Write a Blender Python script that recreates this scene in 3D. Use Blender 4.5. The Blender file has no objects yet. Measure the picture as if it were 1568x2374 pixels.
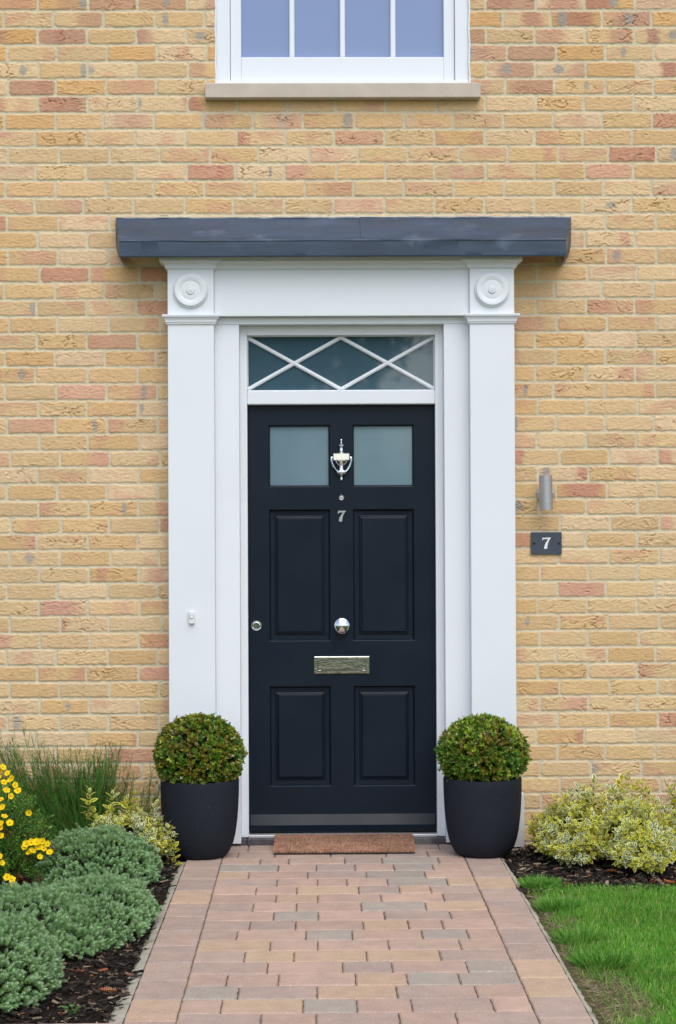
import bpy, math, random
import numpy as np
from mathutils import Matrix, Vector

# ------------------------------------------------------------------ camera, sky, sun, exposure
SC = bpy.context.scene
COL = SC.collection
CAM_D, CAM_H, CAM_X = 8.4, 1.40, -0.1197
FPX = 518.0 * CAM_D
yaw, pitch, roll = math.atan(53 / FPX), math.atan(41 / FPX), 0.0045
fwd = Vector((math.sin(yaw) * math.cos(pitch), math.cos(yaw) * math.cos(pitch), math.sin(pitch)))
r0 = Vector((math.cos(yaw), -math.sin(yaw), 0)); u0 = r0.cross(fwd)
rv = r0 * math.cos(roll) - u0 * math.sin(roll); uv = u0 * math.cos(roll) + r0 * math.sin(roll)
cam = bpy.data.cameras.new('camera'); camo = bpy.data.objects.new('camera', cam); COL.objects.link(camo)
cam.sensor_fit = 'VERTICAL'; cam.sensor_height = 36; cam.lens = FPX / 2373 * 36
cam.clip_start = 0.1; cam.clip_end = 500
M = Matrix((rv, uv, -fwd)).transposed().to_4x4(); M.translation = Vector((CAM_X, -CAM_D, CAM_H))
camo.matrix_world = M
SC.camera = camo

SUN_EL, SUN_AZ = math.radians(53), math.radians(14)      # azimuth from -Y (towards the viewer) to +X
world = bpy.data.worlds.new('World'); SC.world = world; world.use_nodes = True
nt = world.node_tree; nt.nodes.clear()
wo = nt.nodes.new('ShaderNodeOutputWorld'); bg = nt.nodes.new('ShaderNodeBackground')
sky = nt.nodes.new('ShaderNodeTexSky'); sky.sky_type = 'NISHITA'; sky.sun_disc = False
sky.sun_elevation = SUN_EL; sky.sun_rotation = math.radians(180) - SUN_AZ
sky.air_density = 1.0; sky.dust_density = 2.0; sky.ozone_density = 1.0
hs = nt.nodes.new('ShaderNodeHueSaturation'); hs.inputs['Saturation'].default_value = 0.74
nt.links.new(sky.outputs[0], hs.inputs['Color']); nt.links.new(hs.outputs[0], bg.inputs[0]); nt.links.new(bg.outputs[0], wo.inputs[0])
bg.inputs[1].default_value = 0.15
sun = bpy.data.lights.new('sun', 'SUN'); sun.energy = 1.0; sun.angle = math.radians(60); sun.color = (1, 0.975, 0.94)
suno = bpy.data.objects.new('sun', sun); COL.objects.link(suno)
sd = Vector((math.sin(SUN_AZ) * math.cos(SUN_EL), -math.cos(SUN_AZ) * math.cos(SUN_EL), math.sin(SUN_EL)))
suno.rotation_euler = sd.to_track_quat('Z', 'Y').to_euler(); suno.location = (2, -6, 9)
SC.view_settings.view_transform = 'Standard'; SC.view_settings.look = 'None'
SC.view_settings.gamma = 1.0; SC.view_settings.exposure = 0.47
SC.cycles.max_bounces = 6; SC.cycles.diffuse_bounces = 3; SC.cycles.glossy_bounces = 3

rng = np.random.default_rng(7); random.seed(7)

# ------------------------------------------------------------------ helpers
def lin(r, g, b):
    f = lambda c: (c / 255 / 12.92) if c / 255 <= 0.04045 else ((c / 255 + 0.055) / 1.055) ** 2.4
    return np.array([f(r), f(g), f(b)])

def smooth(a, b, x):
    t = np.clip((x - a) / (b - a), 0, 1); return t * t * (3 - 2 * t)

def hsh(*k):
    h = np.zeros(np.broadcast(*k).shape, dtype=np.uint64)
    for i, a in enumerate(k):
        h = (h ^ (np.asarray(a).astype(np.int64).astype(np.uint64) + np.uint64(0x9E3779B9 + i * 7919))) * np.uint64(0xBF58476D1CE4E5B9)
        h ^= (h >> np.uint64(29))
    h = h * np.uint64(0x94D049BB133111EB); h ^= (h >> np.uint64(31))
    return (h >> np.uint64(40)).astype(np.float64) / 2 ** 24

def pnoise(x, y, seed=0):
    x = np.asarray(x, dtype=float); y = np.asarray(y, dtype=float)
    xi = np.floor(x); yi = np.floor(y); fx = x - xi; fy = y - yi
    u = fx * fx * fx * (fx * (fx * 6 - 15) + 10); v = fy * fy * fy * (fy * (fy * 6 - 15) + 10)
    def g(ix, iy, dx, dy):
        a = hsh(ix, iy, np.full(1, seed)) * 6.2831853
        return np.cos(a) * dx + np.sin(a) * dy
    n = (g(xi, yi, fx, fy) * (1 - u) + g(xi + 1, yi, fx - 1, fy) * u) * (1 - v) + \
        (g(xi, yi + 1, fx, fy - 1) * (1 - u) + g(xi + 1, yi + 1, fx - 1, fy - 1) * u) * v
    return n * 1.5

def fbm(x, y, seed=0, o=3):
    s = 0; a = 1.0
    for i in range(o):
        s = s + a * pnoise(x * 2 ** i, y * 2 ** i, seed + i); a *= 0.5
    return s / 1.6

def tag(o, label=None, cat=None, group=None, kind=None):
    for k, v in (('label', label), ('category', cat), ('group', group), ('kind', kind)):
        if v: o[k] = v
    return o

def empty(name, loc, label, cat, group=None):
    o = bpy.data.objects.new(name, None); o.location = loc; o.empty_display_size = 0.1
    COL.objects.link(o); return tag(o, label, cat, group)

def link(name, me, mat, parent=None):
    o = bpy.data.objects.new(name, me); COL.objects.link(o)
    if mat: me.materials.append(mat)
    if parent is not None:
        o.parent = parent
        w = parent_world(parent); o.matrix_parent_inverse = Matrix.Translation(-w)
    return o

def parent_world(p):
    v = Vector(p.location)
    if p.type == 'EMPTY': return v
    return v

def np_mesh(name, V, loops, starts, totals, mat, parent=None, col=None, smooth_=False):
    me = bpy.data.meshes.new(name)
    V = np.ascontiguousarray(V, dtype=np.float32)
    me.vertices.add(len(V)); me.vertices.foreach_set('co', V.ravel())
    me.loops.add(len(loops)); me.loops.foreach_set('vertex_index', np.ascontiguousarray(loops, dtype=np.int32))
    me.polygons.add(len(starts)); me.polygons.foreach_set('loop_start', np.ascontiguousarray(starts, dtype=np.int32))
    try: me.polygons.foreach_set('loop_total', np.ascontiguousarray(totals, dtype=np.int32))
    except Exception: pass
    me.polygons.foreach_set('use_smooth', np.full(len(starts), bool(smooth_)))
    if col is not None:
        at = me.color_attributes.new('Col', 'FLOAT_COLOR', 'POINT')
        c4 = np.ones((len(V), 4), dtype=np.float32); c4[:, :3] = col
        at.data.foreach_set('color', c4.ravel())
    me.update(calc_edges=True); me.validate()
    return link(name, me, mat, parent)

def poly_mesh(name, V, F, mat, parent=None, col=None, smooth_=False):
    loops = []; st = []; to = []
    for f in F:
        st.append(len(loops)); to.append(len(f)); loops.extend(f)
    return np_mesh(name, np.array(V), loops, st, to, mat, parent, col, smooth_)

class MB:
    """collects shapes that become ONE mesh"""
    def __init__(s): s.V = []; s.F = []; s.C = []; s.col = (0.5, 0.5, 0.5)
    def add(s, V, F):
        n = len(s.V); s.V.extend([tuple(v) for v in V]); s.F.extend([[i + n for i in f] for f in F]); s.C.extend([s.col] * len(V)); return s
    def box(s, x0, x1, y0, y1, z0, z1, b=0.0):
        if b <= 0:
            V = [(x, y, z) for z in (z0, z1) for (x, y) in ((x0, y0), (x1, y0), (x1, y1), (x0, y1))]
            return s.add(V, [(3, 2, 1, 0), (4, 5, 6, 7), (0, 1, 5, 4), (1, 2, 6, 5), (2, 3, 7, 6), (3, 0, 4, 7)])
        # bevelled box: rings stepping in at top and bottom, chamfered vertical edges
        def ring(i, z):
            a0, a1, c0, c1 = x0 + i, x1 - i, y0 + i, y1 - i
            k = b - i
            return [(a0 + k, c0, z), (a1 - k, c0, z), (a1, c0 + k, z), (a1, c1 - k, z), (a1 - k, c1, z), (a0 + k, c1, z), (a0, c1 - k, z), (a0, c0 + k, z)]
        V = ring(b * .999, z0) + ring(0, z0 + b) + ring(0, z1 - b) + ring(b * .999, z1)
        F = [tuple(range(7, -1, -1)), tuple(range(24, 32))]
        for r in range(3):
            for i in range(8):
                j = (i + 1) % 8; F.append((r * 8 + i, r * 8 + j, r * 8 + 8 + j, r * 8 + 8 + i))
        return s.add(V, F)
    def lathe(s, prof, c, axis='z', n=24, sx=1.0, sy=1.0, rot=0.0):
        V = []
        for (r, h) in prof:
            for i in range(n):
                a = rot + 2 * math.pi * i / n; p = r * math.cos(a) * sx; q = r * math.sin(a) * sy
                if axis == 'z': V.append((c[0] + p, c[1] + q, c[2] + h))
                elif axis == 'y': V.append((c[0] + p, c[1] - h, c[2] + q))     # h grows towards the viewer
                else: V.append((c[0] + h, c[1] + p, c[2] + q))
        F = []
        for k in range(len(prof) - 1):
            for i in range(n):
                j = (i + 1) % n; F.append((k * n + i, k * n + j, (k + 1) * n + j, (k + 1) * n + i))
        F.append(tuple(range(n - 1, -1, -1))); F.append(tuple((len(prof) - 1) * n + i for i in range(n)))
        return s.add(V, F)
    def tube(s, pts, rad, n=8):
        pts = [Vector(p) for p in pts]; V = []; F = []
        if not hasattr(rad, '__len__'): rad = [rad] * len(pts)
        ref = Vector((0, 1, 0))
        for k, p in enumerate(pts):
            t = (pts[min(k + 1, len(pts) - 1)] - pts[max(k - 1, 0)]).normalized()
            a = t.cross(ref)
            if a.length < 1e-3: a = t.cross(Vector((1, 0, 0)))
            a.normalize(); b_ = t.cross(a)
            for i in range(n):
                g = 2 * math.pi * i / n; V.append(p + a * math.cos(g) * rad[k] + b_ * math.sin(g) * rad[k])
        for k in range(len(pts) - 1):
            for i in range(n):
                j = (i + 1) % n; F.append((k * n + i, k * n + j, (k + 1) * n + j, (k + 1) * n + i))
        F.append(tuple(range(n - 1, -1, -1))); F.append(tuple((len(pts) - 1) * n + i for i in range(n)))
        return s.add(V, F)
    def rings(s, x0, x1, yf, yb, levels):
        """moulding: open rectangle rings (offset, z) wrapped round left, front and right sides"""
        V = []
        for o, z in levels: V += [(x0 - o, yb, z), (x0 - o, yf - o, z), (x1 + o, yf - o, z), (x1 + o, yb, z)]
        F = [(3, 2, 1, 0), tuple(len(V) - 4 + i for i in range(4))]
        for k in range(len(levels) - 1):
            for i in range(4):
                j = (i + 1) % 4; F.append((k * 4 + i, k * 4 + j, k * 4 + 4 + j, k * 4 + 4 + i))
        return s.add(V, F)
    def rect_loft(s, x0, x1, z0, z1, levels, cap=True):
        """concentric rectangles in the wall plane: levels of (inset, y)"""
        V = []
        for i, y in levels: V += [(x0 + i, y, z0 + i), (x1 - i, y, z0 + i), (x1 - i, y, z1 - i), (x0 + i, y, z1 - i)]
        F = []
        for k in range(len(levels) - 1):
            for i in range(4):
                j = (i + 1) % 4; F.append((k * 4 + i, k * 4 + j, k * 4 + 4 + j, k * 4 + 4 + i))
        if cap: F.append(tuple(len(V) - 4 + i for i in range(4)))
        return s.add(V, F)
    def plate(s, pts, y0, y1):
        """outline (x,z) given depth from y0 (front) to y1 (back)"""
        n = len(pts); V = [(x, y0, z) for x, z in pts] + [(x, y1, z) for x, z in pts]
        F = [tuple(range(n)), tuple(range(2 * n - 1, n - 1, -1))]
        for i in range(n):
            j = (i + 1) % n; F.append((j, i, n + i, n + j))
        return s.add(V, F)
    def build(s, name, mat, parent=None, smooth_=False, col=False):
        o = poly_mesh(name, s.V, s.F, mat, parent, np.array(s.C) if col else None, smooth_)
        if smooth_:
            try:
                o.data.set_sharp_from_angle(angle=math.radians(35))
            except Exception: pass
        return o

# ------------------------------------------------------------------ materials
def mat(name, base=(0.5, 0.5, 0.5), rough=0.5, metal=0.0, attr=False, noise=None, bump=None, spec=0.5, transl=0.0, coat=0.0, var=None):
    m = bpy.data.materials.new(name); m.use_nodes = True; t = m.node_tree; p = t.nodes['Principled BSDF']
    p.inputs['Base Color'].default_value = (*base, 1); p.inputs['Roughness'].default_value = rough
    p.inputs['Metallic'].default_value = metal; p.inputs['Specular IOR Level'].default_value = spec
    p.inputs['Coat Weight'].default_value = coat
    tc = t.nodes.new('ShaderNodeTexCoord'); out = None
    if attr:
        a = t.nodes.new('ShaderNodeAttribute'); a.attribute_name = 'Col'; out = a.outputs['Color']
    def tex(scale, detail=4.0, stretch=None):
        n = t.nodes.new('ShaderNodeTexNoise'); n.inputs['Scale'].default_value = scale; n.inputs['Detail'].default_value = detail
        if stretch:
            mp = t.nodes.new('ShaderNodeMapping'); mp.inputs['Scale'].default_value = stretch
            t.links.new(tc.outputs['Object'], mp.inputs[0]); t.links.new(mp.outputs[0], n.inputs['Vector'])
        else: t.links.new(tc.outputs['Object'], n.inputs['Vector'])
        return n.outputs['Fac']
    if noise:                                     # list of (scale, strength, stretch) multiplying brightness; or colour mix (scale, lo, hi, colour, stretch)
        for nz in noise:
            f = tex(nz[0], 5.0, nz[-1] if isinstance(nz[-1], tuple) and len(nz) in (3, 5) else None)
            mx = t.nodes.new('ShaderNodeMix'); mx.data_type = 'RGBA'
            if len(nz) <= 3:
                mx.blend_type = 'MULTIPLY'; mr = t.nodes.new('ShaderNodeMapRange')
                mr.inputs['From Min'].default_value = 0.25; mr.inputs['From Max'].default_value = 0.75
                mr.inputs['To Min'].default_value = 1 - nz[1]; mr.inputs['To Max'].default_value = 1 + nz[1]
                t.links.new(f, mr.inputs['Value'])
                cb = t.nodes.new('ShaderNodeCombineColor')
                for k in range(3): t.links.new(mr.outputs[0], cb.inputs[k])
                mx.inputs[0].default_value = 1.0
                if out is not None: t.links.new(out, mx.inputs[6])
                else: mx.inputs[6].default_value = (*base, 1)
                t.links.new(cb.outputs[0], mx.inputs[7])
            else:
                mr = t.nodes.new('ShaderNodeMapRange'); mr.inputs['From Min'].default_value = nz[1]; mr.inputs['From Max'].default_value = nz[2]
                t.links.new(f, mr.inputs['Value']); t.links.new(mr.outputs[0], mx.inputs[0])
                if out is not None: t.links.new(out, mx.inputs[6])
                else: mx.inputs[6].default_value = (*base, 1)
                mx.inputs[7].default_value = (*nz[3], 1)
            out = mx.outputs[2]
    if out is not None: t.links.new(out, p.inputs['Base Color'])
    if bump:
        last = None
        for (scale, strength, dist, *st) in bump:
            b = t.nodes.new('ShaderNodeBump'); b.inputs['Strength'].default_value = strength; b.inputs['Distance'].default_value = dist
            t.links.new(tex(scale, 4.0, st[0] if st else None), b.inputs['Height'])
            if last is not None: t.links.new(last, b.inputs['Normal'])
            last = b.outputs[0]
        t.links.new(last, p.inputs['Normal'])
    if var is not None:                           # roughness variation
        mr = t.nodes.new('ShaderNodeMapRange'); mr.inputs['To Min'].default_value = var[1]; mr.inputs['To Max'].default_value = var[2]
        mr.inputs['From Min'].default_value = 0.3; mr.inputs['From Max'].default_value = 0.7
        t.links.new(tex(var[0]), mr.inputs['Value']); t.links.new(mr.outputs[0], p.inputs['Roughness'])
    if transl > 0:
        tr = t.nodes.new('ShaderNodeBsdfTranslucent'); ms = t.nodes.new('ShaderNodeMixShader'); ms.inputs[0].default_value = transl
        if out is not None: t.links.new(out, tr.inputs[0])
        else: tr.inputs[0].default_value = (*base, 1)
        o = t.nodes['Material Output']
        t.links.new(p.outputs[0], ms.inputs[1]); t.links.new(tr.outputs[0], ms.inputs[2]); t.links.new(ms.outputs[0], o.inputs[0])
    return m

BRICK = mat('brick', attr=True, rough=0.9, spec=0.2, noise=[(160, 0.09), (700, 0.10)], bump=[(420, 0.35, 0.0012), (150, 0.35, 0.002, (1, 1, 2.2))])
WHITE = mat('white_paint', (0.76, 0.80, 0.835), 0.42, noise=[(3.0, 0.012), (1.3, 0.56, 0.85, (0.71, 0.745, 0.77))], bump=[(60, 0.08, 0.001)])
UPVC = mat('white_frame', (0.77, 0.81, 0.86), 0.35)
DOORP = mat('navy_paint', (0.0050, 0.0115, 0.0215), 0.36, spec=0.22, noise=[(2.5, 0.12)], bump=[(90, 0.06, 0.001, (1, 1, 0.25))], var=(6, 0.28, 0.42))
LEAD = mat('lead', tuple(lin(54, 70, 90)), 0.62, metal=0.0, noise=[(2.2, 0.30, (0.8, 1, 6)), (9, 0.16, (0.6, 1, 5)), (5, 0.60, 0.80, tuple(lin(96, 112, 134)), (1, 1, 1.6))], bump=[(7, 0.25, 0.006), (50, 0.12, 0.001)], var=(8, 0.38, 0.6))
CHROME = mat('chrome', (0.78, 0.83, 0.90), 0.06, metal=1.0)
TARN = mat('tarnished_chrome', (0.58, 0.60, 0.60), 0.12, metal=1.0, noise=[(90, 0.55, 0.8, (0.22, 0.24, 0.22))], bump=[(30, 0.28, 0.002, (1, 1, 2)), (110, 0.2, 0.001)])
STEEL = mat('brushed_steel', (0.52, 0.51, 0.52), 0.42, metal=1.0, noise=[(60, 0.06, (1, 1, 0.05))])
DARKMET = mat('dark_metal', (0.03, 0.03, 0.035), 0.35, metal=0.7)
STONE = mat('sandstone', tuple(lin(196, 184, 170)), 0.85, noise=[(14, 0.08), (260, 0.08), (2.0, 0.55, 0.7, tuple(lin(178, 170, 160)), (1, 1, 1))], bump=[(200, 0.25, 0.001)])
SLATE = mat('slate', tuple(lin(60, 70, 84)), 0.55, noise=[(30, 0.08)], bump=[(60, 0.1, 0.001)])
WHITEP = mat('white_lettering', (0.8, 0.82, 0.84), 0.5)
SATIN = mat('satin_number', (0.62, 0.64, 0.68), 0.28, metal=0.9)
DSTEP = mat('engineering_brick', tuple(lin(72, 68, 74)), 0.6, noise=[(30, 0.3), (9, 0.55, 0.7, tuple(lin(120, 115, 112)), (1, 1, 1))], bump=[(120, 0.4, 0.002)])
POT = mat('charcoal_pot', tuple(lin(31, 35, 44)), 0.75, spec=0.2, noise=[(240, 0.22), (3, 0.18), (170, 0.66, 0.72, tuple(lin(70, 70, 68)), (1, 1, 1))], bump=[(300, 0.3, 0.001), (18, 0.1, 0.002, (0.5, 0.5, 6))])
LEAF = mat('leaf', attr=True, rough=0.42, spec=0.4, transl=0.28)
LEAFM = mat('leaf_matte', attr=True, rough=0.6, spec=0.25, transl=0.15)
PETAL = mat('petal', attr=True, rough=0.6, spec=0.2, transl=0.25)
TWIG = mat('twig', attr=True, rough=0.75, spec=0.2)
SOIL = mat('soil', (0.022, 0.016, 0.012), 0.95, spec=0.1, noise=[(25, 0.4)], bump=[(30, 0.8, 0.02), (120, 0.6, 0.006)])
CHIP = mat('bark', attr=True, rough=0.85, spec=0.2, noise=[(90, 0.3)])
PAVER = mat('paver', attr=True, rough=0.88, spec=0.25, noise=[(170, 0.17), (16, 0.10), (3.0, 0.07), (190, 0.64, 0.70, tuple(lin(222, 210, 198)), (1, 1, 1))], bump=[(420, 0.35, 0.0014)])
JOINT = mat('joint', tuple(lin(118, 106, 92)), 0.95, noise=[(60, 0.35), (7, 0.55, 0.75, tuple(lin(84, 88, 52)), (1, 1, 1))], bump=[(200, 0.5, 0.002)])
CONC = mat('concrete', tuple(lin(170, 166, 150)), 0.9, noise=[(40, 0.12), (180, 0.12), (12, 0.58, 0.72, tuple(lin(120, 118, 92)), (1, 1, 1))], bump=[(60, 0.6, 0.005)])
LAWNB = mat('turf', tuple(lin(92, 84, 62)), 0.95, spec=0.1, noise=[(60, 0.3), (9, 0.45, 0.6, tuple(lin(70, 86, 38)), (1, 1, 1))], bump=[(120, 0.8, 0.006)])
MEADOW = mat('meadow', tuple(lin(82, 108, 52)), 0.95, spec=0.1, noise=[(3, 0.2)])
COIR = mat('coir', attr=True, rough=0.9, spec=0.15)
BOXP = mat('plastic', tuple(lin(196, 204, 220)), 0.4)

def glass_mat(name, base, rough, coat=0.0, spec=0.5):
    return mat(name, base, rough, spec=spec, coat=coat)
FROST = [mat('frosted_glass', tuple(lin(106, 132, 144)), 0.09, spec=0.5, noise=[(3.5, 0.10), (60, 0.02)]), mat('frosted_glass_green', tuple(lin(106, 134, 144)), 0.09, spec=0.5, noise=[(3.5, 0.12), (60, 0.02)])]
FANGL = glass_mat('fanlight_glass', tuple(lin(64, 90, 102)), 0.03, spec=1.0)
WINGL = glass_mat('window_glass', tuple(lin(118, 138, 180)), 0.04, spec=0.9)

# ------------------------------------------------------------------ the brick house
house = empty('brick_house', (0, 0, 0), 'yellow brick house front with a classical white door surround and a sash window above', 'house')

def brick_wall():
    xs = np.concatenate([np.arange(-5.0, -1.74, 0.02), np.arange(-1.74, 1.74, 0.0031), np.arange(1.74, 5.01, 0.02)])
    zs = np.concatenate([np.arange(-0.08, 4.02, 0.0031), np.arange(4.02, 5.6, 0.012)])
    X, Z = np.meshgrid(xs, zs)
    # courses: slightly taller joints towards the top as measured
    zb = [0.581]
    z = 0.581
    for k in range(80):
        p = 0.0728 + 0.0034 * min(k, 30) / 30; z += p; zb.append(z)
    lo = []; z = 0.581
    for k in range(12): z -= 0.0727; lo.append(z)
    zb = np.array(lo[::-1] + zb)
    wob = 0.0016 * pnoise(X * 1.7, Z * 3, 3) + 0.0012 * pnoise(X * 9, Z * 9, 4)
    Zw = Z + wob
    row = np.clip(np.searchsorted(zb, Zw.ravel()).reshape(Zw.shape) - 1, 0, len(zb) - 2)
    P = 0.2232
    ref = int(np.searchsorted(zb, 3.381)) - 1
    off = np.where((row - ref) % 2 == 0, -1.492, -1.492 + 0.60 * P) + (hsh(row, row * 0 + 5) - 0.5) * 0.022 + 0.0
    k = np.floor((X - off) / P)
    jit = lambda kk: (hsh(row, kk, row * 0 + 11) - 0.5) * 0.012
    b0 = off + k * P + jit(k); b1 = off + (k + 1) * P + jit(k + 1)
    k = np.where(X < b0, k - 1, np.where(X > b1, k + 1, k))
    b0 = off + k * P + jit(k); b1 = off + (k + 1) * P + jit(k + 1)
    h = lambda s: hsh(row, k, row * 0 + s)
    dz0 = Zw - zb[row]; dz1 = zb[row + 1] - Zw; dx0 = X - b0; dx1 = b1 - X
    en = 0.0022 * pnoise(X * 45, Z * 60, 8) + 0.0018 * pnoise(X * 120, Z * 120, 9)
    mh = 0.0034 + 0.0016 * h(21)
    mv = 0.0036 + 0.0022 * h(22)
    ax = np.minimum(dx0, dx1) - mv + en; az = np.minimum(dz0 - 0.0002, dz1) - mh * (0.85 + 0.5 * (dz1 < dz0)) + en * 1.1
    rc = 0.006 + 0.012 * (h(23) > 0.84)
    qx = np.maximum(rc - ax, 0); qz = np.maximum(rc - az, 0)
    d = np.minimum(np.minimum(ax, az), rc - np.sqrt(qx * qx + qz * qz))
    face = smooth(-0.0004, 0.0034, d)
    # clay face: folds and creases of hand-made brick, each brick its own
    sx = X + h(31) * 37; sz = Z + h(32) * 53
    amp = 0.30 + 2.2 * np.clip(h(33) * 1.5 - 0.5, 0, 1) ** 1.2
    wx = sx + 0.010 * pnoise(sx * 30, sz * 30, 40); wz = sz + 0.006 * pnoise(sx * 22, sz * 40, 41)
    ang = (h(34) - 0.5) * 0.9
    t1 = wz * 42 + wx * 42 * ang * 0.5 + 1.9 * pnoise(wx * 16, wz * 36, 42)
    saw = t1 - np.floor(t1)
    fold = np.where(saw < 0.82, saw / 0.82, (1 - saw) / 0.18)
    mask = smooth(0.0, 0.42, pnoise(wx * 13, wz * 30, 43) + 0.10 + 0.15 * (h(35) - 0.5))
    fine = pnoise(wx * 42, wz * 150, 44)
    crease = np.exp(-(pnoise(wx * 18, wz * 48, 45) / 0.045) ** 2) * smooth(0.05, 0.35, pnoise(sx * 12, sz * 22, 46))
    H = 0.0036 + 0.0016 * (h(36) - 0.5) + amp * 0.0026 * (fold - 0.5) * mask + 0.0014 * fine - 0.0072 * crease * np.minimum(amp + 0.1, 1.6) * (h(37) < 0.6) + 0.0012 * pnoise(sx * 9, sz * 12, 47)
    pit = (pnoise(sx * 60, sz * 60, 48) > 0.80) * 0.004
    mort = 0.0009 * pnoise(X * 90, Z * 90, 50) + 0.0013 * pnoise(X * 25, Z * 25, 51)
    Y = -(face * (H - pit) + (1 - face) * mort)
    # pigment
    yel = [lin(216, 185, 140), lin(219, 190, 149), lin(213, 180, 132), lin(210, 180, 138), lin(221, 192, 154)]
    ci = (h(60) * 5).astype(int) % 5
    base = np.zeros(X.shape + (3,))
    for i, c in enumerate(yel): base[ci == i] = c
    up = smooth(3.1, 3.55, Z + 0.1 * X * 0)
    orange = smooth(0.45, 0.95, h(61)) * (0.42 + 0.55 * up + 0.25 * smooth(-0.4, -1.4, X) * smooth(1.6, 2.6, Z))
    base = base * (1 - orange[..., None]) + lin(213, 170, 117) * orange[..., None]
    redp = 0.19 + 0.34 * up * (0.6 + 0.6 * (X > 0))
    isred = (h(62) < redp)
    u = (X - b0) / P
    c0 = h(63) * 1.3 - 0.15; wd = 0.15 + 0.55 * h(64) ** 1.5
    rm = (1 - smooth(wd * 0.4, wd * 1.05, np.abs(u - c0) + 0.07 * pnoise(X * 28, Z * 28, 65))) * isred
    full = (h(66) < 0.22) * isred; rm = np.maximum(rm, full * 0.85)
    rm *= 0.45 + 0.45 * h(67)
    rc_ = np.where((h(68) < 0.5)[..., None], lin(208, 158, 136), lin(196, 138, 118)) * (1 - 0.22 * up[..., None])
    base = base * (1 - rm[..., None]) + rc_ * rm[..., None]
    blush = smooth(0.1, 0.5, pnoise(sx * 9, sz * 14, 69)) * (h(70) < 0.6) * 0.50
    base = base * (1 - blush[..., None]) + lin(206, 156, 128) * blush[..., None]
    isg = h(71) < (0.09 + 0.12 * up)
    gx = h(72) * P; gw = 0.009 + 0.022 * h(73)
    gm = np.exp(-((dx0 - gx) / gw) ** 2 - ((dz0 - 0.038) / (0.018 + 0.03 * h(74))) ** 2) * isg
    gm = smooth(0.25, 0.75, gm + 0.18 * pnoise(X * 70, Z * 70, 75)) * isg * 0.8
    base = base * (1 - gm[..., None]) + lin(160, 156, 148) * gm[..., None]
    ring = np.exp(-((np.abs(dx0 - gx) - gw * 1.5) / 0.006) ** 2) * isg * 0.35
    tone = 0.93 + 0.11 * h(76) + 0.05 * pnoise(X * 40, Z * 60, 77)
    lowp = smooth(1.9, 1.0, Z) * 0.35                    # paler, greener clay in the lower courses
    base = base * tone[..., None]
    base = base * (1 - lowp[..., None]) + (base * np.array([0.97, 1.02, 0.98])) * lowp[..., None]
    mc = lin(212, 201, 172) * (0.93 + 0.12 * fbm(X * 12, Z * 12, 80)[..., None])
    eff = smooth(0.15, 0.6, fbm(X * 5, Z * 3.2, 82)) * smooth(3.10, 3.28, Z) * smooth(3.36, 3.30, Z) * (np.abs(X) < 0.62) * 0.8
    fm = smooth(0.0, 0.9, face)[..., None]
    colr = base * fm + mc * (1 - fm)
    colr = colr * (1 - eff[..., None]) + lin(188, 180, 170) * eff[..., None]
    nz, nx = X.shape
    V = np.stack([X, Y, Z], -1).reshape(-1, 3)
    idx = np.arange(nz * nx).reshape(nz, nx)
    q = np.stack([idx[:-1, :-1], idx[:-1, 1:], idx[1:, 1:], idx[1:, :-1]], -1).reshape(-1, 4)
    cx = ((X[:-1, :-1] + X[1:, 1:]) / 2).ravel(); cz = ((Z[:-1, :-1] + Z[1:, 1:]) / 2).ravel()
    hole = ((np.abs(cx - 0.0) < 0.70) & (cz < 2.5)) | ((cx > -0.556) & (cx < 0.580) & (cz > 3.392) & (cz < 4.80))
    q = q[~hole]
    used = np.zeros(len(V), bool); used[q.ravel()] = True
    remap = np.cumsum(used) - 1
    q = remap[q]
    n = len(q)
    np_mesh('wall', V[used], q.ravel(), np.arange(n) * 4, np.full(n, 4), BRICK, house, colr.reshape(-1, 3)[used], True)
brick_wall()
# dark room behind, so nothing shines through gaps
MB().box(-4.9, 4.9, 0.25, 3.5, -0.1, 5.5).build('interior', DARKMET, house)

# ---- window
win = MB()
WC = 0.0125
# outer box frame
for sx_ in (-1, 1):
    a, b_ = sorted((WC + sx_ * 0.566, WC + sx_ * 0.505))
    win.box(a, b_, 0.006, 0.12, 3.395, 4.82, 0.002)
win.box(WC - 0.5649, WC + 0.5649, 0.001, 0.12, 3.3953, 3.414, 0.002)
win.box(WC - 0.50, WC + 0.50, 0.006, 0.12, 4.74, 4.82, 0.002)
window = win.build('window', UPVC, house)
MB().box(WC - 0.6145, WC + 0.6145, -0.055, 0.02, 3.325, 3.3905, 0.003).build('sill', STONE, window)
sash = MB()
for sx_ in (-1, 1):
    a, b_ = sorted((WC + sx_ * 0.5035, WC + sx_ * 0.4555)); sash.box(a, b_, 0.022, 0.07, 3.4165, 4.738, 0.002)
sash.box(WC - 0.4553, WC + 0.4553, 0.0222, 0.07, 3.4167, 3.525, 0.003)
sash.box(WC - 0.4553, WC + 0.4553, 0.0222, 0.07, 4.66, 4.738, 0.003)
sash.build('frame', UPVC, window)
for bx in (-0.2275, 0, 0.2275):
    MB().box(WC + bx - 0.0115, WC + bx + 0.0115, 0.028, 0.05, 3.5252, 4.6598, 0.004).build('glazing_bar', UPVC, window)
MB().box(WC - 0.4553, WC + 0.4553, 0.0285, 0.0495, 4.08, 4.10, 0.004).build('glazing_bar', UPVC, window)
MB().box(WC - 0.4555, WC + 0.4555, 0.046, 0.052, 3.52, 4.665).build('pane', WINGL, window)
# white bead of sealant between brick and frame
for sx_ in (-1, 1):
    xx = WC + sx_ * 0.5685; bead = MB()
    bead.tube([(xx + 0.002 * math.sin(i * 2.1), -0.001, 3.39 + i * 0.05) for i in range(29)], 0.005, 6)
    bead.build('sealant', UPVC, window, True)

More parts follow.
